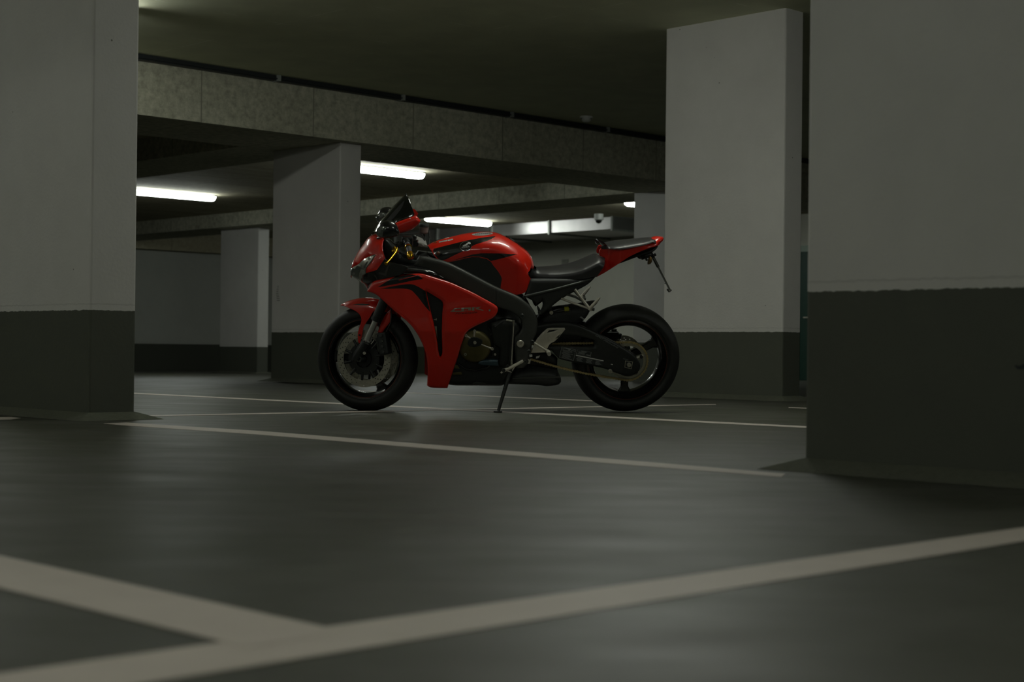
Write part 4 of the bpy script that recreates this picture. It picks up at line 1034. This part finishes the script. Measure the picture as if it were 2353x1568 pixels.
# ------------------------------------------------------------------ seats and tail
Ws = lambda x, z: lerp(x, [.18, .26, .45, .60], [.085, .115, .145, .125])
seat = [(1213, 633, 'o'), (1221, 623.5, 'o'), (1229, 609.5), (1248, 608.2), (1279.7, 605.2), (1305, 600.5), (1327.6, 592.5), (1351.5, 581.3), (1364.2, 577), (1370, 580), (1383, 588), (1397, 593, 'o'), (1390, 610, 'o'), (1372, 636, 'o'), (1330, 643, 'o'), (1270, 643, 'o'), (1221, 643, 'o')]
body('rider_seat', BK, seat, Ws, R=.035, ws=.8, mats=M_SEAT, h=.0075, sm=9)
pil = [(1381.6, 571, 'o'), (1382, 567.5, 'o'), (1386, 555), (1393, 552.3), (1412, 549.2), (1440, 546.6), (1470, 544), (1492, 542.2), (1500, 544.5), (1505, 555, 'o'), (1498.2, 560.5, 'o'), (1460, 568.5, 'o'), (1423.2, 574.5, 'o'), (1410, 574, 'o'), (1383.4, 573, 'o')]
body('pillion_seat', BK, pil, lambda x, z: lerp(x, [.6, .7, .9], [.124, .122, .084]), R=.022, ws=.75, mats=M_SEAT, h=.0065, sm=8)
Wl = lambda x, z: lerp(x, [.56, .60, .66, .80, .93, .96], [.05, .065, .105, .09, .055, .03])
tail = [(1382, 569, 'o'), (1400, 570, 'o'), (1423, 571, 'o'), (1471, 562, 'o'), (1500, 551), (1510, 546.0), (1526.5, 546.8), (1529.2, 550), (1525.3, 557.4, 'b'), (1517.3, 563.8, 'o'), (1490, 571, 'o'), (1471, 578.2, 'o'), (1446, 590, 'o'), (1423.2, 605.2, 'o'), (1405, 617, 'o'), (1391.3, 626, 'o'), (1371.4, 636.8, 'o'), (1366, 638, 'o'), (1374, 624, 'o'), (1383, 612, 'o'), (1391, 594, 'o'), (1386, 589.5, 'o'), (1378.4, 588.5, 'o'), (1376, 583, 'o'), (1378, 575, 'o')]
body('tail_cowl', BK, tail, Wl, R=.04, ws=-.8, mats=M_RED, solid=.003, h=.008, sm=10)
body('undertail', BK, [(1391.3, 624), (1412, 612), (1439, 598), (1471, 584), (1498, 574), (1517.3, 562.5), (1512.5, 573.3, 'b'), (1498.2, 584.5, 'b'), (1471, 591.5, 'b'), (1439.2, 603.8, 'b'), (1412, 615.5, 'b'), (1391, 627.5, 'b')], lambda x, z: Wl(x, z) * .8, R=.02, ws=-.8, mats=M_BLK, h=.012, sm=1)
body('tail_bracket', BK, [(1469, 586), (1480, 580), (1499, 578), (1503, 586), (1500, 595, 'b'), (1488, 594, 'b'), (1477, 599.5, 'b'), (1473, 594, 'b')], .035, R=.012, ws=-.5, mats=M_BLK, h=.01, sm=1)
mb = MB(); mb.tube([BK.U(1501, 588, -.02), BK.U(1507, 584.5, -.02)], .008, 8); mb.obj('rubber_stop', M_BLK, bike)
for s in (-1, 1):
    c = BK.U(1490, 597.5, -.10)
    mb = MB(); mb.lathe(Vector((c.x - .012, c.y * -s * -1 if s < 0 else -c.y, c.z)), (1, 0, -.18), [(0, -.02), (.018, -.015), (.026, 0), (.024, .014)], 20)
    ti = mb.obj('rear_turn_signal', M_BLK, bike)
    mb = MB(); mb.lathe(Vector((c.x - .012, c.y if s < 0 else -c.y, c.z)), (1, 0, -.18), [(.024, .014), (.02, .026), (.01, .032), (0, .034)], 20); mb.obj('signal_lens', M_AMBER, ti)
    mb = MB(); mb.tube([Vector((c.x - .01, c.y if s < 0 else -c.y, c.z)), Vector((c.x - .01, 0.0, c.z + .012))], .007, 8); mb.obj('signal_stalk', M_BLK, ti)
# number plate hanger
a, b = BK.U(1500, 590, 0), BK.U(1540, 668, 0); dv = (b - a).normalized(); pv = Vector((-dv.z, 0, dv.x))
def bar(name, t0, t1, hw, th, m, off=0, parent=None):
    p0 = a + (b - a) * t0 + pv * off; p1 = a + (b - a) * t1 + pv * off; v = []
    for p in (p0, p1):
        for sx, sy in ((-1, -1), (1, -1), (1, 1), (-1, 1)): v.append(p + pv * th * sx + Vector((0, hw * sy, 0)))
    mb = MB(); mb.add(v, [(0, 1, 2, 3), (7, 6, 5, 4), (0, 4, 5, 1), (1, 5, 6, 2), (2, 6, 7, 3), (3, 7, 4, 0)])
    return mb.obj(name, m, parent or bike, smooth=False, bevel=.001)
ph = bar('plate_hanger', .02, 1.0, .022, .0035, M_PLATE)
bar('hanger_arm', -.06, .3, .014, .0075, M_BLK, parent=ph)
mb = MB(); mb.tube([BK.U(1527, 652, -.01), BK.U(1532, 649.5, -.01)], .002, 6); mb.tube([BK.U(1533, 665, -.02), BK.U(1538, 671, -.02)], .005, 8); mb.tube([BK.U(1538, 671, -.02), BK.U(1543, 666, -.02)], .004, 8); mb.obj('plate_clip', M_BLK, ph)
mb = MB(); bolt(mb, 1538.5, 668, -.03, .006, .008); mb.obj('plate_bolt', M_CHR, ph)

# ------------------------------------------------------------------ nose, screen, mirrors
Wn = lambda x, z: lerp(x, [-.85, -.80, -.72, -.64, -.55], [.10, .135, .17, .185, .19])
nose = [(864.5, 536.5), (850.5, 542.4), (841, 552), (833.9, 562.9), (825, 575), (818.6, 585.8), (811.5, 600), (807.4, 613), (805.2, 627), (806, 637), (809.7, 643, 'b'), (820, 649.8, 'b'), (830, 657.5, 'b'), (836, 664.5, 'b'), (843, 670.5, 'b'), (846, 664, 'o'), (852, 655, 'o'), (859, 648, 'o'), (872, 645, 'o'), (890, 639, 'o'), (906, 637, 'o'), (925, 632, 'o'), (940, 614, 'o'), (915, 606, 'o'), (892, 601, 'o'), (884.5, 592, 'o'), (881.5, 585, 'o'), (878.8, 573, 'o'), (880, 563, 'o'), (886.2, 547.6, 'o'), (878, 541, 'o'), (870, 538, 'o')]
HL = [(863.8, 585.2), (858, 585.5), (848, 589.6), (840, 593.5), (832.7, 598.6), (822.4, 608.8), (811.5, 613.5), (806.5, 618), (804.5, 629), (806.5, 637), (811, 643.5), (820, 648.5), (829, 651.5), (832.8, 650), (834, 634.4), (841.6, 629.5), (840.5, 620), (846, 611), (853, 603.5)]
BLK = [(841.8, 627.6), (850, 625.6), (866, 620.2), (876, 606), (885.2, 592.3), (950, 585), (960, 640), (880, 680), (841, 674), (828, 660), (818, 649), (829, 651.8), (833.2, 650), (834.4, 634.6)]
nz = body('nose_cowl', BK, nose, Wn, R=.13, ws=0, decals=[(BLK, 1, 0)], extract=[(HL, 'headlight', M_LENS)], mats=[M_RED, M_BLKG], h=.0095, sm=5, solid=.0025, conf=.95)
NZ, HLO = nz[0], nz[1]
flat('headlight_reflector', BK, [[(850, 590.8), (842, 595), (834, 601), (831, 612), (827.5, 625), (825.5, 632), (826.5, 638), (829.5, 642.5), (831.5, 639), (833, 632.5), (840, 628.5), (839.5, 620), (843.5, 611.5), (850, 603.5), (858, 592), (862, 586.8)]], -.14, M_REFL, 'nose_cowl', HLO, .0015, it=1, h=.007)
flat('reflector_bowl', BK, [ell(848.5, 594.5, 3.4, 2.8, 16), [(839, 611), (842, 604), (846.5, 600), (843, 606.5), (840.5, 612.5)]], -.14, M_LENS, 'nose_cowl', HLO, .0025, h=.004)
flat('position_lamp', BK, [ell(839, 613.5, 2.6, 2.3, 14)], -.15, M_CHR, 'nose_cowl', HLO, .0025, h=.004)
flat('lens_patches', BK, [ell(813, 629, 3.2, 3.6, 16), [(824.6, 633), (826, 632), (827.5, 638), (830.6, 642), (829.5, 643.5), (826, 639.5)]], -.12, M_REFL, 'nose_cowl', HLO, .0015, h=.004).name = 'projector_ring'  # pale reflector-coloured patches on the lens
# inner cowl between nose and tank
body('inner_cowl', BK, [(880, 596), (900, 602), (930, 606), (960, 609), (985, 611), (1005, 618), (1030, 634), (1060, 655), (1066, 664, 'b'), (1040, 660, 'b'), (1000, 645, 'b'), (960, 636, 'b'), (910, 637, 'b'), (870, 640, 'b'), (872, 615)], lambda x, z: lerp(x, [-.7, -.5, -.2], [.17, .2, .19]), R=.04, ws=-.75, mats=M_BLKG, h=.014, sm=3)
panel('dash_panel', BK, [(880, 560), (884, 550), (892, 552), (905, 572), (925, 590), (960, 600), (985, 590), (1000, 600), (1020, 606), (1030, 620), (960, 615), (905, 605), (886, 592), (880, 575)], -.10, th=.2, bulge=.01, R=.02, mats=M_BLK)
scr = [(853, 541), (862, 524), (872, 508.5), (888, 491.5), (903, 474.5), (919, 458), (934, 443.8), (938, 452, 'o'), (947.4, 478.7, 'o'), (953.5, 496, 'o'), (935, 503.5, 'o'), (914.3, 511, 'o'), (898, 522, 'o'), (882, 546, 'o'), (872, 541, 'o'), (864.5, 538, 'o')]
body('windscreen', BK, scr, lambda x, z: lerp(z, [.7, .95, 1.2], [.15, .125, .06]), R=.10, ws=0, mats=M_SMOKE, solid=.003, h=.008, sm=8)
panel('cowl_wing', BK, [(905, 514), (914.3, 510.6), (935, 503), (955, 495.8), (959, 497.8), (966.3, 507), (963, 514), (955, 521), (946, 529), (933, 533.5), (920, 536.5), (905, 536)], lambda x, z: -.155 + .0 * x, th=.006, bulge=.018, R=.035, mats=M_RED, mirror=True, h=.01, it=1)
bolts('cowl_screw', [(943.5, 502.6, -.172, .004), (910.8, 511, -.165, .004)], M_CHR, d=.004)
for s in (-1, 1):
    yc = .375 * s
    # the outline is seen at the near mirror; the far one is its mirror image
    mo = [(864, 535), (866, 525), (872, 514.5), (881, 508), (892, 505.6), (903, 507.5), (911, 515), (916.5, 527), (920, 538.5), (914, 543), (900, 546.5), (886, 548.5), (873, 546.5), (866, 542)]
    sub = [tuple(p) for p in mo]
    frm = BK
    if s < 0: m1 = body('mirror', BK, sub, .045, R=.05, ws=0, yc=-.375, mats=M_BLKG, h=.01, sm=4, extract=[([(863, 534), (865, 527), (868.5, 520.5), (880, 520.3), (888.5, 521.5), (887, 527), (880.5, 532), (879.5, 540), (878, 550), (866, 545)], 'mirror_signal_lens', M_LENS)])
    else:
        for src in (m1[0], m1[1]):
            o = src.copy(); o.data = src.data.copy(); COL.objects.link(o); o.parent = bike if src is m1[0] else far_m
            for v in o.data.vertices: v.co.y = -v.co.y; v.co.z -= .02; v.co.x += .012
            o.data.flip_normals()
            if src is m1[0]: far_m = o
tube('mirror_stalk', [(905, 530, -.37), (895, 541, -.25), (872, 548, -.13)], [.016, .014, .018], M_BLKG, mirror=True, flat=.6)

# ------------------------------------------------------------------ side fairing
wsf = lambda x, z: -(lerp(z, [.12, .3, .5, .8], [.135, .195, .235, .20]) - lerp(x, [-.75, -.55, -.35], [.045, .01, 0]))
side = [(843.5, 669.5), (850, 658), (858, 647.2), (870, 643.5), (885, 639.5), (905.4, 636), (930, 633), (955, 629.2), (968, 629.3), (980, 631.8), (999, 638), (1031, 647.5), (1056.5, 658.8), (1085.9, 672), (1107.6, 684), (1125, 693.5), (1139.4, 702), (1143.9, 707.2), (1144, 713), (1142.5, 719.5), (1135.6, 730), (1120.3, 737.8), (1104, 744.5), (1088.4, 751.8), (1074.4, 760.8), (1068, 771), (1059, 795.2), (1051.4, 824.5), (1043.8, 844), (1037.4, 865), (1027.8, 892.6), (1008, 892.3), (987.7, 891.2), (981.5, 886.5), (982.5, 865), (983, 845), (980.5, 822), (975.5, 802), (965.3, 778.6), (950, 754), (937.2, 740.3), (916.8, 723.7), (899, 708.4), (878.6, 689.3), (868, 679.5), (858, 674)]
S1 = [(867, 660), (886, 648), (905.4, 636.6), (920, 633.5), (957, 629.6), (972, 640.8), (950, 644), (929.6, 648.5), (900, 654)]
S1r = [(916, 642.8), (940, 636.5), (958, 632), (960, 632.8), (940, 638), (917, 644)]
S2 = [(874.7, 663.2), (900, 658), (920, 654.5), (936, 652.3), (948.7, 653), (961.5, 658.7), (978, 668.9), (982, 690), (988.3, 717.3), (974.2, 700.8), (962, 684), (955, 676.5), (948, 668.5), (942.3, 665), (930, 663), (916.8, 662.5), (890, 663.5)]
VENT = [(979.5, 669), (998, 680), (1014.4, 690.6), (1018.3, 697), (1017.5, 710), (1016.4, 723.8), (1015, 774.8), (1017, 810.5), (1014.5, 818), (1011.9, 820.7), (1008.7, 816.9), (1004.2, 781.2), (996.6, 741.6), (990.5, 719.5), (984.5, 693)]
sf = panel('side_fairing', BK, side, wsf, th=.006, bulge=.010, R=.016, mats=[M_RED, M_BLKG], decals=[(S1, 1), (S1r, 0), (S2, 1)], holes=[VENT], mirror=True, h=.0105)
SF = sf[0]
panel('vent_lining', BK, [(970, 660), (1030, 685), (1030, 830), (1003, 830), (975, 720)], lambda x, z: wsf(x, z) + .03, th=.004, bulge=.0, R=.02, mats=M_BLK, h=.02, parent=SF)
panel('vent_glint', BK, [(998.5, 750.3), (1003.5, 750.5), (1005, 779)], lambda x, z: wsf(x, z) + .024, th=.003, bulge=.001, R=.003, mats=M_DISC, it=0, h=.01, parent=SF)  # bright sliver standing for a metal glint inside the vent
panel('vent_glint_upper', BK, [(996, 735), (1001, 733.5), (1003.5, 731), (1003.8, 736.5)], lambda x, z: wsf(x, z) + .024, th=.003, bulge=.001, R=.003, mats=M_DISC, it=0, h=.01, parent=SF)  # second metal glint in the vent, made as a steel sliver
# model lettering: outlined slanted capitals
M_LET = mat('lettering_silver', (.34, .31, .23), .3, metal=.5, noise=.1, nscale=30)
lt = [[(1034, 716.5), (1041, 711.5), (1044, 708.6), (1058, 707.6), (1058, 709.6), (1046, 710.6), (1043.5, 714), (1058, 714.2), (1072, 713.6), (1076, 713), (1066, 716), (1050, 716.6)],
      [(1060, 707.6), (1082, 706.4), (1082, 713.6), (1076, 713.6), (1076, 710.2), (1066, 710.8), (1066, 714), (1060, 714)],
      [(1084, 706.2), (1106, 705.2), (1099, 709), (1111, 713), (1110.5, 714.6), (1096, 711), (1092, 711), (1092, 709.4), (1098, 707), (1090, 707.4), (1090, 714), (1084, 714)]]
flat('model_lettering', BK, lt, -.22, M_LET, 'side_fairing', SF, .0012, h=.006)
flat('lettering_highlight', BK, [[(1044.5, 708.4), (1050, 708), (1048.5, 710.4), (1043, 710.6)], [(1060, 707.6), (1066, 707.3), (1066, 709.6), (1060, 709.8)]], -.22, M_WHT, 'side_fairing', SF, .002, h=.006)
textpart('fairing_script', 'Fireblade', (1046, 723), (1097, 719.8), 4.6, -.22, mat('dark_red_print', (.05, .012, .006), .4, noise=.1, nscale=20), 'side_fairing', shear=.4, parent=SF)
mb = MB(); cc = P(1125, 713.8, -.235); hit = BODIES['side_fairing'].ray_cast(cc - Vector((0, 1, 0)), Vector((0, 1, 0)))[0] or cc
mb.lathe(hit, (0, -1, 0), [(0, 0), (.0065, 0), (.006, .003), (.003, .003), (0, .001)], 16); mb.obj('fairing_screw', M_CHR, SF)

# ------------------------------------------------------------------ handlebars
mb = MB(); g0 = P(934.5, 560, -.17); g1 = P(938, 571, -.24, ); 
g0 = BK.U(933, 552, -.16); g1 = BK.U(938.5, 570, -.255); g2 = BK.U(941.8, 584, -.325)
mb.tube([g0, g0.lerp(g1, .5)], .019, 16); hb = mb.obj('left_grip_flange', M_BLK, bike); hb.name = 'handlebar'
mb = MB(); mb.tube([g0.lerp(g1, .5), g1, g2], .0155, 16); gr = mb.obj('grip', mat('grip_rubber', (.045, .045, .05), .55, noise=.2, nscale=90), hb)
dg = (g2 - g1).normalized()
mb = MB(); mb.tube([g1 - dg * .01, g1 + dg * .004], .0205, 18); mb.tube([g2 - dg * .004, g2 + dg * .006], .0175, 18); mb.tube([g2 + dg * .006, g2 + dg * .012, g2 + dg * .03, g2 + dg * .04], [.013, .019, .018, .008], 18); mb.obj('bar_end', M_GOLD, hb)
mb = MB(); mb.tube([BK.U(912, 572, -.20), BK.U(908, 582, -.235), BK.U(897, 596, -.27), BK.U(888, 605.5, -.31)], [.008, .0075, .0062, .0062], 12); mb.tube([BK.U(886.5, 607, -.315), BK.U(888, 605, -.31)], .0095, 12); lv = mb.obj('clutch_lever', M_GOLD, hb)
mb = MB(); mb.tube([BK.U(906, 570, -.19), BK.U(912, 580, -.215)], .012, 10); mb.tube([BK.U(901, 578, -.2), BK.U(906, 574, -.2)], .006, 8); mb.obj('lever_adjuster', M_GOLD, lv)
mb = MB(); mb.tube([BK.U(914, 566, -.18), BK.U(924, 560, -.17)], .013, 12); mb.tube([BK.U(913, 556, -.16), BK.U(916, 568, -.17)], .010, 10); mb.obj('lever_perch', M_BLKG, hb)
mb = MB(); R_ = BK.U(936, 556, -.15); mb.box((R_.x - .03, R_.y - .03, R_.z - .025), (R_.x + .03, R_.y + .03, R_.z + .03)); mb.obj('switch_housing', M_BLK, hb, smooth=False, bevel=.008)
tube('switch_lever', [(915, 584, -.2), (917.5, 592, -.21), (919, 594.5, -.215)], [.006, .008, .005], M_GREY, parent=hb)
mb = MB(); mb.tube([BK.U(933, 553, -.15), BK.U(950, 556, -.09), BK.U(968, 562, -.02)], .012, 12); mb.tube([BK.U(950, 552, -.1), BK.U(950, 566, -.1)], .027, 20); mb.obj('bar_clamp', M_BLKG, hb)
mb = MB()
tc = [BK.U(952, 555, -.09), BK.U(964, 558, -.09), BK.U(975, 562, -.05), BK.U(982, 566, 0), BK.U(975, 566, -.05), BK.U(963, 565.5, -.09), BK.U(952, 562, -.09)]
panel('top_yoke', BK, [(949, 556), (955, 553.5), (966, 556), (982, 564.5), (983, 569), (964, 566), (950, 563.5)], -.1, th=.2, bulge=.004, R=.008, mats=mat('cast_aluminium', (.5, .49, .45), .35, metal=.5, noise=.2, nscale=60), h=.01, it=1, parent=hb)
bolts('yoke_bolt', [(957, 560.5, -.105, .012), (947.5, 553, -.12, .006)], M_BLKG, hb, d=.012)
mb = MB(); bolt(mb, 946.3, 552.6, -.14, .006, .006, hole=False); mb.obj('switch_button', mat('orange_button', (.35, .05, .02), .4, noise=.05, nscale=9), hb)
# brake fluid reservoir on the far side bar
c = BK.U(974, 521, .17); dn = Vector((0, 0, -1))
mb = MB(); mb.lathe(c + Vector((0, 0, -.005)), dn, [(0, -.022), (.027, -.022), (.029, -.018), (.029, -.006), (.026, -.004)], 24); rs = mb.obj('reservoir_cap', M_PLASTIC if False else M_GREY, bike); rs.name = 'brake_reservoir'
mb = MB(); mb.lathe(c, dn, [(.026, -.006), (.026, .032), (.02, .04), (0, .042)], 24); mb.obj('reservoir_cup', M_RES, rs)
tube('reservoir_hose', [(974, 540, .17), (977, 548, .14), (975, 562, .08)], .005, M_BLK, 8, parent=rs)
tube('reservoir_stay', [(986, 530, .17), (987, 548, .15), (985, 564, .08)], .004, M_BLK, 8, parent=rs)
tube('control_cable', [(920, 539, -.1), (940, 538, -.05), (962, 536, .02), (972, 543, .06), (976, 556, .05)], .004, M_BLK, 8)
tube('control_cable', [(897, 552, -.12), (905, 560, -.15), (912, 566, -.17)], .005, M_GREY, 8)
mb = MB(); c = BK.U(951, 545, -.02); mb.lathe(c, (0, -1, 0), [(0, 0), (.014, 0), (.016, .02), (.010, .03), (0, .03)], 16); mb.obj('ignition_barrel', M_BLK, bike)
mb = MB(); c = BK.U(1007, 582.5, -.115); mb.lathe(c, (0, -1, 0), [(.011, 0), (.010, .006), (.006, .010), (0, .011)], 16); mb.obj('fairing_knob', mat('brown_rubber', (.10, .04, .02), .35, noise=.1, nscale=20), bike)

mb = MB(); 
for px, py, r in ((1060, 776, .006), (1066, 828, .006), (1113, 829, .006), (1128, 768, .006)): 
    mb = MB(); bolt(mb, px, py, -.178, r, .008); mb.obj('case_bolt', M_GREY, bike)
mb = MB(); bolt(mb, 1137.5, 814.5, -.20, .006, .012, hole=False); mb.obj('case_plug', M_SILV, bike)
tube('case_rib', [(1052, 835, -.165), (1070, 848, -.175), (1092, 851, -.178), (1118, 845, -.175), (1140, 828, -.172)], .006, M_BLKG, 10)
tube('case_rib', [(1122, 752, -.175), (1133, 770, -.18), (1136, 795, -.18), (1130, 820, -.178)], .006, M_BLK, 10)
for nm, lb in (('clutch_lever', 'gold anodised clutch lever'), ('bar_end', 'gold bar end'), ('generator_cover', 'bronze engine cover with silver spokes'), ('shock_spring', 'yellow spring'), ('tank_side_cover', 'matt black side cover'), ('drive_chain', 'brass coloured chain'), ('rearset_bracket', 'silver footrest bracket')):
    if nm in bpy.data.objects: bpy.data.objects[nm]['label'] = lb
